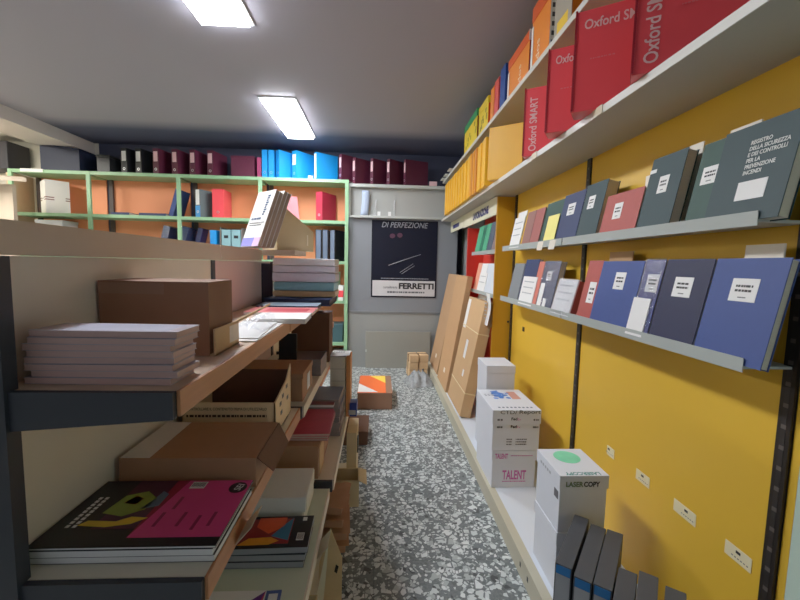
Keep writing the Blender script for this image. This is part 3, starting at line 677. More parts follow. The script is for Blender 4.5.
# ------------------------------------------------------------------ parcels on the floor under the poster
t = thing('plastic_bag', 'grey crumpled plastic bag on the floor under the kraft bundle', 'bag', (.455, 4.16, .0005), (0, 0, 8))
random.seed(4); rr = [[random.uniform(-.055, .05) for _ in range(15)] for _ in range(15)]
g = G(); g.grid(lambda u, v: Vector((-.14+.27*u+rr[int(v*14)][int(u*14)]*.3, -.15+.3*v, .002+max(0, (.10+rr[int(u*14)][int(v*14)])*min(1, 4*min(u, 1-u, v, 1-v))))), 14, 14, M('bag_grey', (140, 144, 146), .25, .6, 26)); g.build('film', t)
for k in range(2):
    t = thing('kraft_parcel', ['left kraft paper parcel tied with string on the floor under the poster', 'right kraft paper parcel tied with string on the floor under the poster'][k], 'parcel', (.40+.115*k, 4.47+.02*k, .0005), (0, 0, 6), 'kraft parcels under the poster')
    for q in range(3):
        G().box((-.05+.004*q, -.09, .001+.085*q), (.05+.004*q, .09, .083+.085*q), KRAFT, bev=.008).build('wrapped_packet', t)
    G().box((-.052, -.006, .0), (.062, .0, .259), M('string_dark', (110, 84, 56), .7)).build('string', t)
# ------------------------------------------------------------------ right side: plinth and wall units
t = thing('plinth', 'long low plinth with white top and beige front along the yellow wall', 'plinth', (0, 0, 0))
G().box((.645, .2, .072), (1.04, 4.80, .09), M('plinth_white', (214, 222, 232), .4, .03, 4)).build('top', t)
G().box((.607, .2, 0), (.62, 4.80, .0895), M('plinth_front', (186, 180, 156), .6, .08, 6)).box((.62, .2, 0), (1.04, 4.80, .0715), M('plinth_front', (186, 180, 156))).box((.62, .2, .0715), (.6449, 4.80, .0899), M('plinth_front', (186, 180, 156))).build('kick_plate', t)
for y in (1.42, 1.5):
    G().box((.606, y, .04), (.607, y+.012, .06), INK).build('scuff_mark', t)

def slotmat():
    m = bpy.data.materials.new('slot_row'); m.use_nodes = True
    N = m.node_tree.nodes; L = m.node_tree.links; tc = N.new('ShaderNodeTexCoord'); sp = N.new('ShaderNodeSeparateXYZ')
    L.new(tc.outputs['Object'], sp.inputs[0])
    a = N.new('ShaderNodeMath'); a.operation = 'DIVIDE'; a.inputs[1].default_value = .053; L.new(sp.outputs['Z'], a.inputs[0])
    b = N.new('ShaderNodeMath'); b.operation = 'FRACT'; L.new(a.outputs[0], b.inputs[0])
    c = N.new('ShaderNodeMath'); c.operation = 'LESS_THAN'; c.inputs[1].default_value = .2; L.new(b.outputs[0], c.inputs[0])
    x = N.new('ShaderNodeMix'); x.data_type = 'RGBA'; L.new(c.outputs[0], x.inputs['Factor'])
    x.inputs['A'].default_value = (*lin((30, 26, 24)), 1); x.inputs['B'].default_value = (*lin((86, 78, 72)), 1)
    L.new(x.outputs['Result'], N['Principled BSDF'].inputs['Base Color']); return m
SLOT = slotmat()
def upright(parent, y):
    u = G().box((.991, y-.016, .0905), (1.0, y+.016, 2.64), M('upright_black', (30, 26, 24), .45, .1)).build('upright', parent)
    G().box((.9903, y-.006, .1), (.991, y+.006, 2.6), SLOT).build('slots', u)
def lshelf(parent, z, y0, y1, x0=.865):
    s = G().box((x0+.002, y0, z), (1.0, y1, z+.006), GREY).build('label_shelf', parent)
    g = G().box((x0, y0, z-.008), (x0+.002, y1, z+.026), M('lip_grey', (164, 172, 168), .35, .05)); g.build('lip', s)
def bay(label, y0, y1):
    t = thing('wall_display_unit', label, 'shelving', (0, 0, 0), group='wall display units')
    return t
# bay at the very right edge
t = bay('narrow slice of yellow wall unit with slotted post at the right edge', .2, .88)
G().box((1.0, .843, .0905), (1.018, .862, 2.235), YEL).build('back_panel', t); upright(t, .88)
for n, y0, y1 in (('near', .897, 1.868), ('second', 1.902, 2.874)):
    t = bay(('near yellow wall display unit with blue registers and barcode stickers' if n == 'near' else 'second yellow wall display unit behind the paper boxes'), y0, y1)
    G().box((1.0, y0, .0905), (1.018, y1, 2.64), YEL).build('back_panel', t)
    upright(t, 1.885 if n == 'near' else 2.888)
    if n == 'near':
        lshelf(t, 1.05, .875, 1.81); lshelf(t, 1.395, .875, 1.845)
        for k, (ya, yb) in enumerate(((1.594, 1.542), (1.40, 1.325), (1.205, 1.113), (1.008, .928))):
            s = G().box((.9985, yb, .482), (.9995, ya, .522), M('sticker_cream', (232, 220, 176), .4, .05)).build('sticker', t)
            g = G().box((.9978, yb+.012+.02, .506), (.9984, yb+.034+.012, .514), INK)
            for j in range(6): g.box((.9978, yb+.008+j*.009, .492), (.9984, yb+.013+j*.009, .495), GINK)
            g.build('print', s)
    else:
        lshelf(t, 1.05, 1.82, 2.76); lshelf(t, 1.395, 1.855, 2.76)
        G().box((.995, 2.62, .84), (.9995, 2.65, .87), BLACK).build('knob', t)
RPAN = M('red_panel', (212, 52, 40), .5, .05, 3)
t = thing('wall_display_unit', 'red wall unit with green booklets and a lettered header board', 'shelving', (0, 0, 0), group='wall display units')
HB = M('header_board', (222, 216, 186), .5, .04)
G().box((.86, 2.905, .0905), (1.05, 2.925, 1.79), M('ochre_panel', (196, 140, 26), .5, .05, 3)).build('side_panel', t)
G().box((.872, 3.9, .0905), (1.05, 3.92, 1.65), RPAN).build('side_panel', t)
G().box((1.035, 2.926, .0905), (1.05, 3.899, 1.79), RPAN).build('back_panel', t)
h = G().box((.86, 2.926, 1.665), (.872, 4.08, 1.797), HB).build('header_board', t)
text(h, 'LAVORAZIONE', .52, (.8585, 3.66, 1.695), M('header_navy', (32, 32, 96), .5), (90, 0, -90), bold=.06, height=.066)
for z in (1.385, 1.05):
    s = G().box((.862, 2.926, z), (1.034, 3.66, z+.006), GREY).build('label_shelf', t); G().box((.86, 2.926, z-.008), (.862, 3.66, z+.022), M('lip_grey', (164, 172, 168))).build('lip', s)
for y in (2.9,):
    G().box((.97, 2.898, 1.5), (.985, 2.905, 1.515), BLACK, bev=.002).build('knob', t); G().box((.97, 2.898, .86), (.985, 2.905, .875), BLACK, bev=.002).build('knob', t)
t = thing('wall_display_unit', 'bare grey wall unit in the corner with a small dark header', 'shelving', (0, 0, 0), group='wall display units')
G().box((1.035, 3.925, .0905), (1.05, 4.80, 1.79), M('corner_grey', (128, 132, 132), .5)).build('back_panel', t)
h = G().box((.86, 4.09, 1.675), (.872, 4.80, 1.797), HB).build('header_board', t)
g = G(); y = 4.30
while y < 4.66:
    g.box((.8583, y, 1.705), (.8595, y+.03, 1.75), M('header_navy', (32, 32, 96))); y += .04
g.build('lettering', h)

# long shelves
def wshelf(label, z, x0, y0, y1, th):
    t = thing('wall_shelf', label, 'shelf', (0, 0, 0), group='long grey wall shelves')
    G().box((x0+.004, y0, z), (.999, y1, z+th), M('board_grey', (176, 172, 162), .5, .06, 4)).build('board', t)
    G().box((x0, y0, z-.002), (x0+.0035, y1, z+th+.001), M('board_edge', (206, 204, 196), .4, .05)).build('edge', t)
    return t
t = wshelf('grey shelf carrying red and yellow boxes above the registers', 1.80, .735, .2, 4.74, .022)
for y in (1.33, 1.88): G().box((.732, y, 1.797), (.7345, y+.06, 1.826), M('clear_holder', (206, 196, 170))).build('price_holder', t)
t = wshelf('uppermost grey shelf near the ceiling carrying orange and yellow boxes', 2.24, .735, .9, 4.74, .022)
for y in (4.1, 4.35, 4.55): G().box((.70, y, 2.264), (.76, y+.14, 2.267), W).build('paper_strip', t)

# ---- red project boxes: local front normal -Y, turned to face the aisle
def redbox(label, x, y, h, vertical, tw=.2):
    w = .255; t = thing('project_box', label, 'box', (x, y, 1.8235), (0, 0, -33), 'red project boxes on the wall shelf')
    G().box((0, 0, 0), (w, .085, h-.004), RED, bev=.003).build('body', t)
    G().box((-.002, -.003, .004), (.004, .087, h), M('dark_red_edge', (150, 24, 38), .4)).build('spine_edge', t)
    tp = M('text_pink', (240, 190, 190), .5)
    if vertical: text(t, 'Oxford SMART', h*.78, (.062, -.001, h*.07), tp, (90, -90, 0), bold=.012, height=.036)
    else: text(t, 'Oxford SMART', tw, (.028, -.001, h*.80), tp, (90, 0, 0), bold=.012, height=.032)
    g = G(); pk = M('faint_print', (232, 110, 118), .5)
    if vertical: bars(g, w*.42, w*.8, h*.47, .003, pk, -.001, .8)
    else: bars(g, w*.2, w*.5, h*.5, .004, pk, -.001, .8)
    g.build('small_print', t)
redbox('farthest red project box with vertical lettering, beside the yellow box files', .70, 1.98, .325, True)
redbox('second red project box, its lettering cut off by the third box', .665, 1.63, .325, False)
redbox('third red project box with large horizontal lettering', .665, 1.41, .335, False, .225)
redbox('nearest red project box with tall vertical lettering, cut by the photo top', .70, 1.13, .335, True)
# yellow binders: spines to the aisle, covers towards the camera
YB = [M('file_yellow', (246, 180, 34), .45, .04), M('file_amber', (240, 160, 24), .45, .04), M('file_orange', (214, 128, 24), .45, .04)]
y = 2.53; random.seed(2)
ws = [.075, .12, .13, .07, .045, .05, .045, .12, .12, .12, .12, .12, .12, .12, .12, .12, .11]
cs = [0, 0, 0, 2, 1, 2, 1, 0, 0, 0, 0, 0, 0, 0, 0, 0, 0]
ordn = ['first', 'second', 'third', 'fourth', 'fifth', 'sixth', 'seventh', 'eighth', 'ninth', 'tenth', 'eleventh', 'twelfth', 'thirteenth', 'fourteenth', 'fifteenth', 'sixteenth', 'seventeenth']
for k, (w, c) in enumerate(zip(ws, cs)):
    if y+w > 4.70: break
    h = .32 if k == 0 else .325-.003*(k % 3)
    lab = ('nearest yellow box file whose whole side faces the aisle, beside the red boxes' if k == 0 else ('orange' if c == 2 else 'amber' if c == 1 else 'yellow') + f' box file, {ordn[k]} counting away from the red boxes')
    t = thing('box_file', lab, 'box file', (.70 if k else .676, y, 1.8225), (0, 0, -37 if k == 0 else -4), 'yellow box files on the wall shelf')
    dp = .215 if k == 0 else .25
    G().box((0, 0, 0), (dp, w-.003, h), YB[c], bev=.004 if w > .05 else .002).build('body', t)
    G().box((-.001, .004, .02), (-.0002, w-.007, .026), YB[1]).build('spine_edge', t)
    if k == 0: G().box((dp, .006, .01), (dp+.004, w-.009, h-.01), M('yellow_brown_edge', (150, 96, 30), .6)).build('page_edges', t)  # brownish strip along the right edge of the file
    y += w + (.14 if k == 0 else .002)
    if k == 0: y = 2.70

# ---- boxes on the uppermost shelf
def topbox(label, y0, y1, h, m, side, lidm=None, x=.755, d=.16, stripe=None):
    t = thing('storage_box', label, 'box', (x, y0, 2.2625), (0, 0, 0), 'boxes near the ceiling')
    w = y1-y0
    G().box((0, 0.001, 0), (d, w, h*.78), m, bev=.002).build('body', t)
    G().box((-.003, -.002, h*.78), (d+.003, w+.002, h), lidm or m, bev=.002).build('lid', t)
    if side: G().box((0.002, -.0008, .001), (d-.002, .0008, h*.775), side).build('side_panel', t)
    if stripe: stripe(t, d, w, h)
    return t
ORB = M('box_orange', (240, 132, 40), .4, .05); ORL = M('box_vermilion', (222, 84, 34), .4, .05); DRD = M('box_dark_red', (150, 34, 34), .45)
def s_white(t, d, w, h):
    G().box((-.003, w-.02, .01), (-.0005, w, h*.7), W).build('white_strip', t)
    text(t, 'dos', .09, (-.0015, .11, .03), M('text_cream', (250, 226, 190), .5), (90, -90, -90), height=.04)
def s_holes(t, d, w, h):
    g = G().box((0.001, -.002, .001), (.035, -.0009, h*.77), W)
    for j in range(5): g.box((.008, -.0026, .03+j*.04), (.026, -.002, .05+j*.04), CHAR)
    g.build('white_strip', t); s_white(t, d, w, h)
topbox('nearest orange storage box with holed white side strip near the ceiling', 1.86, 2.075, .31, ORB, None, ORL, stripe=s_holes)
topbox('orange storage box with dark red side and white lid edge near the ceiling', 2.11, 2.44, .235, ORB, DRD, ORL, stripe=lambda t, d, w, h: (G().box((-.0035, -.004, h*.78), (d*.6, -.0021, h), W).build('white_edge', t), s_white(t, d, w, h)))
binder(M('file_blue', (34, 72, 150), .45), 'blue binder between the orange and red boxes near the ceiling', (.76, 2.57, 2.2625), -90, .27, w=.10, d=.19, ring=False)
binder(M('file_coral', (226, 78, 70), .45), 'coral binder beside the blue binder near the ceiling', (.76, 2.70, 2.2625), -90, .25, w=.09, d=.19, ring=False)
binder(ORB, 'orange binder beside the coral binder near the ceiling', (.76, 2.80, 2.2625), -90, .24, w=.08, d=.19, ring=False)
YGR = M('box_lemon', (240, 206, 40), .45, .05)
def s_dots(t, d, w, h):
    g = G(); random.seed(9)
    for j in range(8):
        yy = random.uniform(.02, w-.05); zz = random.uniform(.03, h*.65); g.box((-.0012, yy, zz), (-.0002, yy+.025, zz+.03), M('dot_green', (150, 130, 40), .5))
    g.build('printed_marks', t)
topbox('lemon yellow storage box with red side near the ceiling', 2.88, 3.14, .225, YGR, M('side_redorange', (220, 70, 30), .5), None, stripe=s_dots)
topbox('yellow storage box with green lid near the ceiling', 3.20, 3.66, .26, YGR, M('side_dark', (120, 40, 30), .5), M('lid_green', (40, 146, 84), .45), stripe=s_dots)
t = thing('sign_card', 'yellow lettered card at the top edge beside the nearest orange box', 'card', (.76, 1.66, 2.2625), (0, 0, -90))
G().box((-.16, 0, 0), (.0, .003, .2), M('card_grey', (160, 152, 136), .5)).build('card', t)
text(t, '6A', .1, (-.13, -.001, .02), M('text_yellow', (236, 190, 40), .5), bold=.03) if False else G().box((-.13, -.001, .02), (-.03, -.0002, .08), M('text_yellow', (236, 190, 40), .5)).build('yellow_mark', t)

# ---- registers leaning on the label shelves; local x runs toward the camera along the shelf
def register(label, yfar, ynear, z, h, m, thick=.02, x=.868, lean=11., labspec=None, name='register', cat='register', pages=True, group=None, tx=None):
    w = yfar-ynear
    t = thing(name, label, cat, (x, yfar, z), (-lean, 0, -90), group)
    G().box((0, 0, 0), (w, .0025, h), m, bev=.0008).box((0, thick-.0025, 0), (w, thick, h), m, bev=.0008).box((0, .0025, .0), (.002, thick-.0025, h), m).build('cover', t)
    if pages: G().box((.003, .0026, .003), (w-.003, thick-.0026, h-.004), PAGE).build('pages', t)
    if labspec:
        lx, lz, lw, lh = labspec
        s = G().box((w*lx, -.001, h*lz), (w*lx+lw, -.0002, h*lz+lh), W).build('title_label', t)
        g = G()
        for j in range(2): bars(g, w*lx+lw*.18, w*lx+lw*.82, h*lz+lh*(.62-.2*j), lh*.1, INK, -.0016)
        bars(g, w*lx+lw*.35, w*lx+lw*.65, h*lz+lh*.15, lh*.05, GINK, -.0016)
        g.build('print', s)
    return t
gu = 'registers on the upper label shelf'; gl = 'registers on the lower label shelf'
zu = 1.4022; zd = 1.0572
t = register('large dark teal safety register with white printed title, nearest on the upper shelf', 1.035, .832, zu, .243, TEAL, .03, labspec=None, group=gu)
text(t, 'REGISTRO\nDELLA SICUREZZA\nE DEI CONTROLLI\nPER LA\nPREVENZIONE\nINCENDI', .098, (.085, -.001, .115), M('title_white', (222, 226, 222), .5), bold=.012, height=.085, line=1.05)
G().box((.08, -.001, .052), (.155, -.0002, .098), W).build('title_label', t)
register('green register with square white label, partly behind the safety register', 1.125, .97+.07, zu, .243, GRNC, .016, x=.885, labspec=(.25, .5, .055, .05), group=gu)
t = register('tall dark green register with small tilted label and thick page edge', 1.316, 1.165, zu, .25, TEAL, .034, x=.868, labspec=(.38, .5, .042, .055), group=gu)
G().box((.0, -.001, .20), (.03, -.0002, .212), W).build('edge_label', t)
register('brick red register, shorter, with white label', 1.545, 1.326, zu, .165, REDC, .016, labspec=(.3, .4, .05, .06), group=gu)
register('dark teal register with brown page edges right of the blue register', 1.735, 1.575, zu, .245, TEAL, .05, x=.869, labspec=(.25, .55, .05, .055), group=gu)
register('navy register with white label in the middle of the upper shelf', 1.94, 1.74, zu, .235, NAVY, .024, x=.869, labspec=(.3, .55, .07, .055), group=gu)
register('dark green register behind a yellow sheet on the upper shelf', 2.16, 1.96, zu, .228, GRNC, .02, x=.878, group=gu)
register('reddish register left of the yellow sheet on the upper shelf', 2.29, 2.165, zu, .215, M('rose_cloth', (158, 84, 78), .6), .02, x=.872, group=gu)
register('brown pink register beside the white papers on the upper shelf', 2.42, 2.295, zu, .215, M('dusty_cloth', (140, 92, 84), .6), .02, x=.872, group=gu)
def paper(label, yfar, ynear, z, h, m=W, x=.862, lean=11., name='paper_sheets', th=.004, marks=0):
    w = yfar-ynear
    t = thing(name, label, 'paper', (x, yfar, z), (-lean, 0, -90))
    G().box((0, 0, 0), (w, th, h), m).build('sheet', t)
    if marks:
        for j in range(marks):
            g = G(); bars(g, w*.15, w*.85, h*(.8-.6*j/marks), .006, M('pale_ink', (170, 174, 180), .6), -.001); g.build('printed_line', t)
    return t
paper('pale yellow sheet standing in front of a dark green register', 2.08, 1.95, zu, .15, M('yellow_paper', (246, 236, 130), .6), .8655, th=.0018)
paper('crumpled white papers at the far end of the upper label shelf', 2.62, 2.44, zu, .20, W, .864, marks=3)
paper('second loose white paper sticking out above the crumpled ones', 2.60, 2.45, zu, .235, W, .872, 11)
for k, (ya, yb, n) in enumerate(((1.42, 1.35, 'beside the tall green register'), (1.25, 1.17, 'above the tall dark green register'), (1.08, .99, 'above the safety register'))):
    paper('white index card peeking up '+n, ya, yb, zu, .215 if k == 0 else .265, M('index_card', (232, 222, 206), .6), .955, 2)
for k, (ya, z, n) in enumerate(((1.98, 1.372, 'right'), (2.13, 1.372, 'left'))):
    tag(G().box((0, 0, 0), (.07, .0015, .045), M('index_card', (232, 222, 206)), skew={0: (-.02, 0, 0), 1: (-.02, 0, 0), 2: (-.02, 0, 0), 3: (-.02, 0, 0)}).build('price_tag'), f'{n} one of two paper tags hanging from the upper label shelf', 'tag', loc=(.8632, ya, z), rot=(0, 0, -90))
# lower row
register('large blue register with white label, nearest on the lower shelf', 1.03, .835, zd, .262, BLUE, .022, labspec=(.33, .58, .072, .058), group=gl)
register('dark navy register with white label beside the large blue one', 1.215, 1.037, zd, .262, M('deep_navy', (20, 26, 62), .6, .1, 40), .02, labspec=(.3, .56, .07, .06), group=gl)
t = register('blue register in shiny plastic behind a blank white note', 1.315, 1.222, zd, .262, M('violet_blue', (66, 72, 130), .5, .1, 40), .02, labspec=(.3, .58, .055, .06), group=gl)
G().box((-.001, -.003, .001), (.094, -.0012, .266), FILM).build('film', t)
paper('blank white note in front of the plastic wrapped blue register', 1.325, 1.24, zd, .13, W, .8635)
register('blue register with square white label in the middle of the lower shelf', 1.575, 1.322, zd, .258, BLUE, .02, labspec=(.42, .58, .062, .065), group=gl)
register('brick red register half hidden by a blue register', 1.70, 1.59, zd, .262, REDC, .014, x=.877, labspec=(.45, .3, .05, .09), group=gl)
t = paper('white booklet in shiny plastic at the shelf joint', 1.935, 1.745, zd, .175, W, .864, 14, 'wrapped_booklet', .012, 3)
G().box((-.001, -.002, 0.001), (.196, -.0008, .178), FILM).build('film', t); G().box((.1955, .002, 0), (.199, .03, .17), REDC).build('back_cover', t)
t = register('dark grey blue register wrapped in plastic with white notes', 2.14, 1.95, zd, .262, M('slate_cloth', (66, 74, 104), .5, .1), .03, labspec=(.3, .6, .06, .05), group=gl)
G().box((-.001, -.003, .001), (.191, -.0018, .266), FILM).build('film', t)
G().box((.02, -.0045, .01), (.07, -.0035, .14), W).box((.09, -.0045, .01), (.125, -.0035, .06), W).build('note', t)
register('salmon register sliver between the white paper and the wrapped register', 2.22, 2.145, zd, .26, M('salmon_cloth', (206, 110, 92), .6), .02, group=gl)
register('navy blue register behind a white sheet at the far end of the lower shelf', 2.43, 2.225, zd, .275, NAVY, .02, group=gl)
register('grey register at the far end of the lower label shelf', 2.62, 2.44, zd, .25, M('grey_cloth', (120, 126, 130), .6), .02, group=gl)
paper('white sheet standing in front of the far navy register', 2.40, 2.19, zd, .17, W, .8635, marks=3)
paper('cream card peeking above the large blue register', .99, .89, zd, .292, M('index_card', (232, 222, 206)), .945, 2)
paper('brown cream card peeking above the square labelled blue register', 1.60, 1.45, zd, .292, M('brown_card', (176, 136, 92), .6), .945, 2)

# red bay booklets
BKG = M('booklet_green', (66, 158, 116), .5, .06); DKG2 = M('booklet_dark_green', (30, 104, 78), .5)
z1 = 1.3922; z2 = 1.0572
for k, (ya, yb, m, n) in enumerate(((3.60, 3.44, BKG, 'leftmost pale green booklet on the upper shelf of the red unit'), (3.43, 3.36, DKG2, 'dark green booklet between two pale green ones in the red unit'), (3.35, 3.22, BKG, 'second pale green booklet on the upper shelf of the red unit'), (3.21, 3.07, M('booklet_slate', (66, 78, 96), .5), 'slate blue booklet near the ochre side panel in the red unit'), (3.06, 2.945, M('booklet_mixed', (130, 108, 110), .5, .4, 14), 'mixed dark booklet touching the ochre side panel'))):
    register(n, ya, yb, z1, .245, m, .016, group='booklets on the upper shelf of the red unit')
for k, (ya, yb, m, n, h) in enumerate(((3.60, 3.47, M('booklet_salmon', (236, 150, 120), .5), 'salmon booklet on the lower shelf of the red unit', .255), (3.46, 3.28, W, 'white booklet beside the salmon one in the red unit', .25), (3.27, 2.96, M('booklet_paleblue', (214, 222, 232), .5), 'pale blue white booklet near the ochre panel', .25))):
    register(n, ya, yb, z2, h, m, .014, group='booklets on the lower shelf of the red unit')
paper('white leaflets in front of the pale booklets in the red unit', 3.45, 3.22, z2, .17, W, .8632, 11, marks=2)
t = thing('paper_sheet', 'long white paper strip hanging from the red unit over the leaning carton', 'paper', (.828, 2.985, 1.075), (0, 0, -90))
g = G().grid(lambda u, v: Vector((.1*u, -.004+.012*math.sin(v*4), -.24*v)), 3, 8, W); o = g.build('sheet', t)
g = G()
for j in range(6): bars(g, .02, .08, -.05-.028*j, .006, M('pale_ink', (170, 174, 180)), -.018)
g.build('print', t)
t = thing('paper_sheets', 'white and beige leaflets low in the red unit behind the cartons', 'paper', (.90, 3.62, .82), (-8, 0, -90))
G().box((0, 0, 0), (.28, .01, .2), W).box((.1, -.004, -.02), (.26, -.001, .17), M('index_card', (232, 222, 206))).build('sheet', t)
s = G().box((0, -.02, -.03), (.5, .12, -.024), GREY).build('tray', t)

# ---- leaning flat cartons
def leaning(label, yfar, ynear, x, z, h, th, lean, m, straps=False, skew=0.):
    w = yfar-ynear
    t = thing('flat_carton', label, 'box', (x, yfar, z), (-lean, 0, -90), 'flat cartons leaning on the wall units')
    G().box((0, 0, 0), (w, th, h), m, bev=.003).build('body', t)
    if straps:
        for zz in (.2, .72): G().box((-.003, -.002, zz*h), (w+.003, th+.002, zz*h+.008), M('strap_cream', (230, 206, 150), .4)).build('strap', t)
        for (xa, za, xb, zb) in ((w*.45, h*.45, w*.58, h*.62), (w*.62, h*.3, w*.7, h*.36), (.02, h*.7, w*.2, h*.98)): G().box((xa, -.0012, za), (xb, -.0002, zb), W).build('label', t)
    else:
        G().box((w*.5, -.0012, h*.12), (w*.62, -.0002, h*.16), M('index_card', (232, 222, 206))).build('label', t)
    return t
CK = M('carton_kraft', (204, 162, 114), .75, .07, 8)
leaning('flat kraft carton with two straps leaning on the red unit', 3.50, 2.96, .648, .108, .915, .085, 10.5, CK, True)
leaning('tall flat kraft carton leaning in the middle of the three', 4.08, 3.56, .636, .1, 1.10, .05, 9, M('carton_kraft2', (186, 142, 98), .75, .07, 8))
leaning('rearmost flat kraft carton leaning near the poster wall', 4.72, 4.16, .64, .1, 1.1, .05, 10.5, M('carton_kraft3', (176, 136, 98), .75, .07, 8))

# ---- boxes on the plinth
PB = .0905
def paperbox(label, x0, x1, y0, y1, z, h, lid, m, deco=None):
    t = thing('paper_box', label, 'box', ((x0+x1)/2, (y0+y1)/2, z), group='copy paper boxes on the plinth')
    w = x1-x0; d = y1-y0
    G().box((-w/2, -d/2, 0), (w/2, d/2, h-lid), m, bev=.002).build('body', t)
    G().box((-w/2-.004, -d/2-.004, h-lid), (w/2+.004, d/2+.004, h-.001), m, bev=.002).build('lid', t)
    if deco: deco(t, w, d, h)
    return t
PW = M('box_white', (220, 224, 232), .5, .03)
MAG = M('magenta_ink', (206, 96, 170), .5)
def d_talent(t, w, d, h):
    y = -d/2-.0052
    text(t, 'TALENT', .13, (-.06, -d/2-.001, .045), MAG, bold=.03, height=.052)
    g = G(); bars(g, -.06, .07, .032, .005, MAG, -d/2-.0012); g.build('small_print', t); g = G(); bars(g, -.02, .1, h-.03, .004, MAG, y); g.build('small_print', t)
    text(t, 'TALENT', .07, (-.105, y, h-.044), MAG, bold=.03, height=.028)
    G().box((-w/2-.0012, -.06, .05), (-w/2-.0002, .04, .12), MAG).build('side_print', t) if False else None
paperbox('lowest white copy paper box with magenta lettering on the plinth', .625, .860, 2.004, 2.33, PB, .208, .055, PW, d_talent)
BLP = M('world_blue', (70, 124, 206), .4, .35, 30)
def d_report(t, w, d, h):
    y = -d/2-.0052
    text(t, 'Report', .115, (.012, y, h-.026), M('dark_olive', (60, 62, 60), .5), bold=.01, height=.026)
    text(t, 'CTD/', .09, (-.09, y, h-.022), M('dark_olive', (60, 62, 60)), bold=.01, height=.02)
    text(t, 'Fed', .032, (-.03, y, h-.056), INK, bold=.03, height=.016); text(t, 'Ex', .018, (.004, y, h-.056), MAG, height=.012)
    text(t, 'Fed', .032, (-.03, -d/2-.001, h-.10), INK, bold=.03, height=.016); text(t, 'Ex', .018, (.004, -d/2-.001, h-.10), MAG, height=.012)
    g = G()
    for x in (-.105, .09):
        bars(g, x, x+.03, h-.058, .01, GINK, y); bars(g, x, x+.03, h-.10, .01, GINK, -d/2-.0012)
    for j in range(3): bars(g, -.05, -.02, .06-.014*j, .006, GINK, -d/2-.0012); bars(g, .0, .06, .06-.014*j, .006, GINK, -d/2-.0012)
    g.build('small_print', t)
    zz = h-.0008; g = G(); random.seed(31)
    for j in range(14):
        cx, cy = random.uniform(-.06, .03), random.uniform(.0, .13); r = random.uniform(.01, .026)
        g.poly([(cx+r*math.cos(a)*random.uniform(.6, 1.3), cy+r*math.sin(a)*random.uniform(.6, 1.3), zz+.0002*j) for a in [i*math.pi/4 for i in range(8)]], BLP, (0, 0, .0002))
    g.build('world_print', t)
    G().box((.035, .0, zz), (.085, .13, zz+.0006), M('coral_print', (206, 140, 124), .5, .1)).build('coral_print', t)
    g = G(); x = -.09
    while x < .1: g.box((x, -d/2+.03, zz), (x+.012, -d/2+.045, zz+.0006), M('steel_ink', (80, 96, 120), .5)); x += .022
    for j in range(6): cx = -.11+.02*(j % 3); g.box((cx, .06+.02*(j//3), zz), (cx+.012, .066+.02*(j//3), zz+.0006), M('steel_ink', (80, 96, 120)))
    g.build('top_print', t)
paperbox('upper white copy paper box with blue world print on its lid', .618, .872, 2.0, 2.34, PB+.2085, .225, .075, PW, d_report)
t = thing('paper_box', 'tall plain white box standing behind the paper box stack', 'box', (.775, 2.50, PB))
G().box((-.09, -.11, 0), (.09, .11, .52), PW, bev=.002).build('body', t); G().box((-.092, -.112, .521), (.092, .112, .57), PW, bev=.002).build('lid', t)
def d_laser(t, w, d, h):
    y = -d/2-.0052
    text(t, 'LASER', .064, (-.068, y, h-.042), M('text_olive', (104, 124, 84), .5), bold=.035, height=.02); text(t, 'COPY', .06, (-.0025, y, h-.042), INK, bold=.04, height=.02)
    zz = h-.0008
    pts = [(.0+.05*math.cos(a*math.pi/12), .035+.05*math.sin(a*math.pi/12), zz) for a in range(24)]
    G().poly(pts, M('mint_disc', (120, 220, 170), .5, .2, 20), (0, 0, .0006)).build('green_disc', t)
    text(t, 'LASERCOPY', .13, (.065, -d/2+.022, zz), M('teal_ink', (40, 130, 120), .5), (0, 0, 180), bold=.03, height=.02)
    G().box((-w/2-.0022, -.09, .12), (-w/2-.0002, -.06, .15), GINK).build('side_mark', t)
    g = G()
    for j in range(5): g.box((-w/2-.0052, -.03+.02*j, h-.035), (-w/2-.0042, -.018+.02*j, h-.025), M('pale_ink', (170, 174, 180)))
    g.build('side_print', t)
paperbox('lower plain white paper box half hidden by the black files', .664, .836, 1.322, 1.52, PB, .232, .05, PW)
paperbox('upper white paper box with green disc and dark brand lettering', .663, .837, 1.32, 1.52, PB+.2325, .217, .05, PW, d_laser)
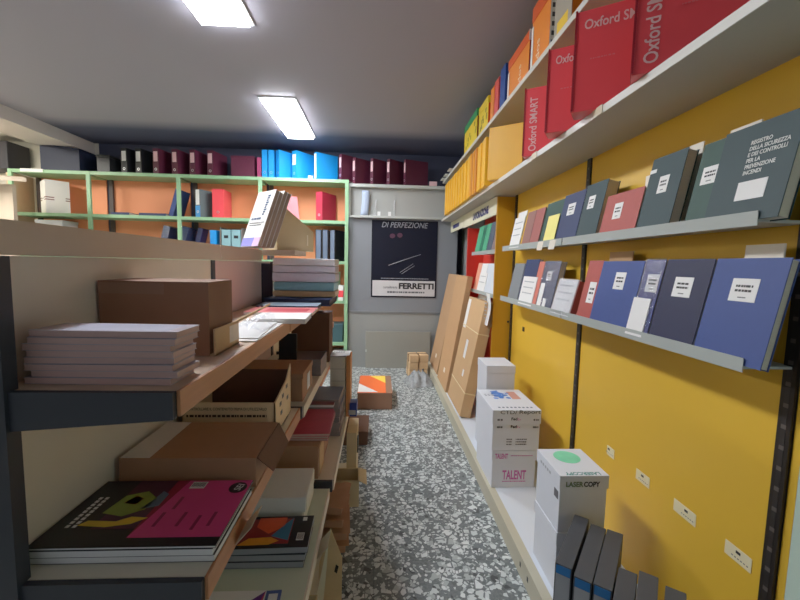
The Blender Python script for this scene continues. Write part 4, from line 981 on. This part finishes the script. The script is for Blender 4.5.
# black box files
def blackfile(label, x, y, rz, labelled):
    t = thing('box_file', label, 'box file', (x, y, PB), (0, 0, rz), 'black box files at the bottom right')
    w = .048; d = .285; h = .312
    G().box((0, 0, 0), (w, d, h), CHAR, bev=.003).build('case', t)
    if labelled:
        G().box((.004, -.0012, h-.03), (w-.004, -.0002, h-.004), M('band_blue', (38, 116, 186), .4)).build('blue_band', t)
        s = G().box((.004, -.0012, .1), (w-.004, -.0002, h-.031), M('silver_label', (168, 170, 174), .35, metal=.3)).build('spine_label', t)
    G().ring((w/2, -.0008, .06), .013, .008, M('ring_metal', (200, 200, 204))).build('finger_hole', t)
blackfile('leftmost black box file with blue band and silver label', .541, 1.080, -37.7, True)
blackfile('middle black box file with blue band and silver label', .572, 1.028, -37.7, True)
blackfile('right black box file with blue band and silver label', .614, 1.000, -37.7, True)
blackfile('leftmost plain black box file of the front three', .550, .832, -37.7, False)
blackfile('middle plain black box file of the front three', .603, .818, -37.7, False)
blackfile('rightmost plain black box file of the front three', .641, .762, -37.7, False)

# ------------------------------------------------------------------ far left corner board
t = thing('shelf_board', 'beige shelf board corner jutting in at the far left edge', 'shelf', (0, 4.0, 0))
G().poly([(-4.2, -.2, 1.99), (-3.34, 0, 1.98), (-3.62, .3, 2.05), (-4.2, .3, 2.07)], CAPM, (0, 0, .03)).build('board', t)
G().box((-4.2, .1, 0), (-3.56, .14, 1.97), CAPM).build('side_panel', t)

# ------------------------------------------------------------------ light, world, camera
w = bpy.data.worlds.new('world'); sc.world = w; w.use_nodes = True
bg = w.node_tree.nodes['Background']; bg.inputs['Color'].default_value = (.80, .88, 1, 1); bg.inputs['Strength'].default_value = .16
f, ph_, th_, ro = 395., .0901, .0547, .0219
F = Vector((math.sin(th_)*math.cos(ph_), math.cos(th_)*math.cos(ph_), -math.sin(ph_)))
R0 = Vector((math.cos(th_), -math.sin(th_), 0)); U0 = R0.cross(F)
R = math.cos(ro)*R0 + math.sin(ro)*U0; U = -math.sin(ro)*R0 + math.cos(ro)*U0
cam = bpy.data.cameras.new('camera'); co = bpy.data.objects.new('camera', cam); COL.objects.link(co)
cam.sensor_width = 36; cam.lens = f/800*36; cam.clip_start = .02
mw = Matrix((R, U, -F)).transposed().to_4x4(); mw.translation = Vector((0, 0, 1.28)); co.matrix_world = mw
sc.camera = co
sc.view_settings.view_transform = 'Standard'; sc.view_settings.look = 'None'
sc.view_settings.exposure = .38; sc.view_settings.gamma = 1.22
sc.cycles.use_denoising = True
sc.cycles.max_bounces = 8
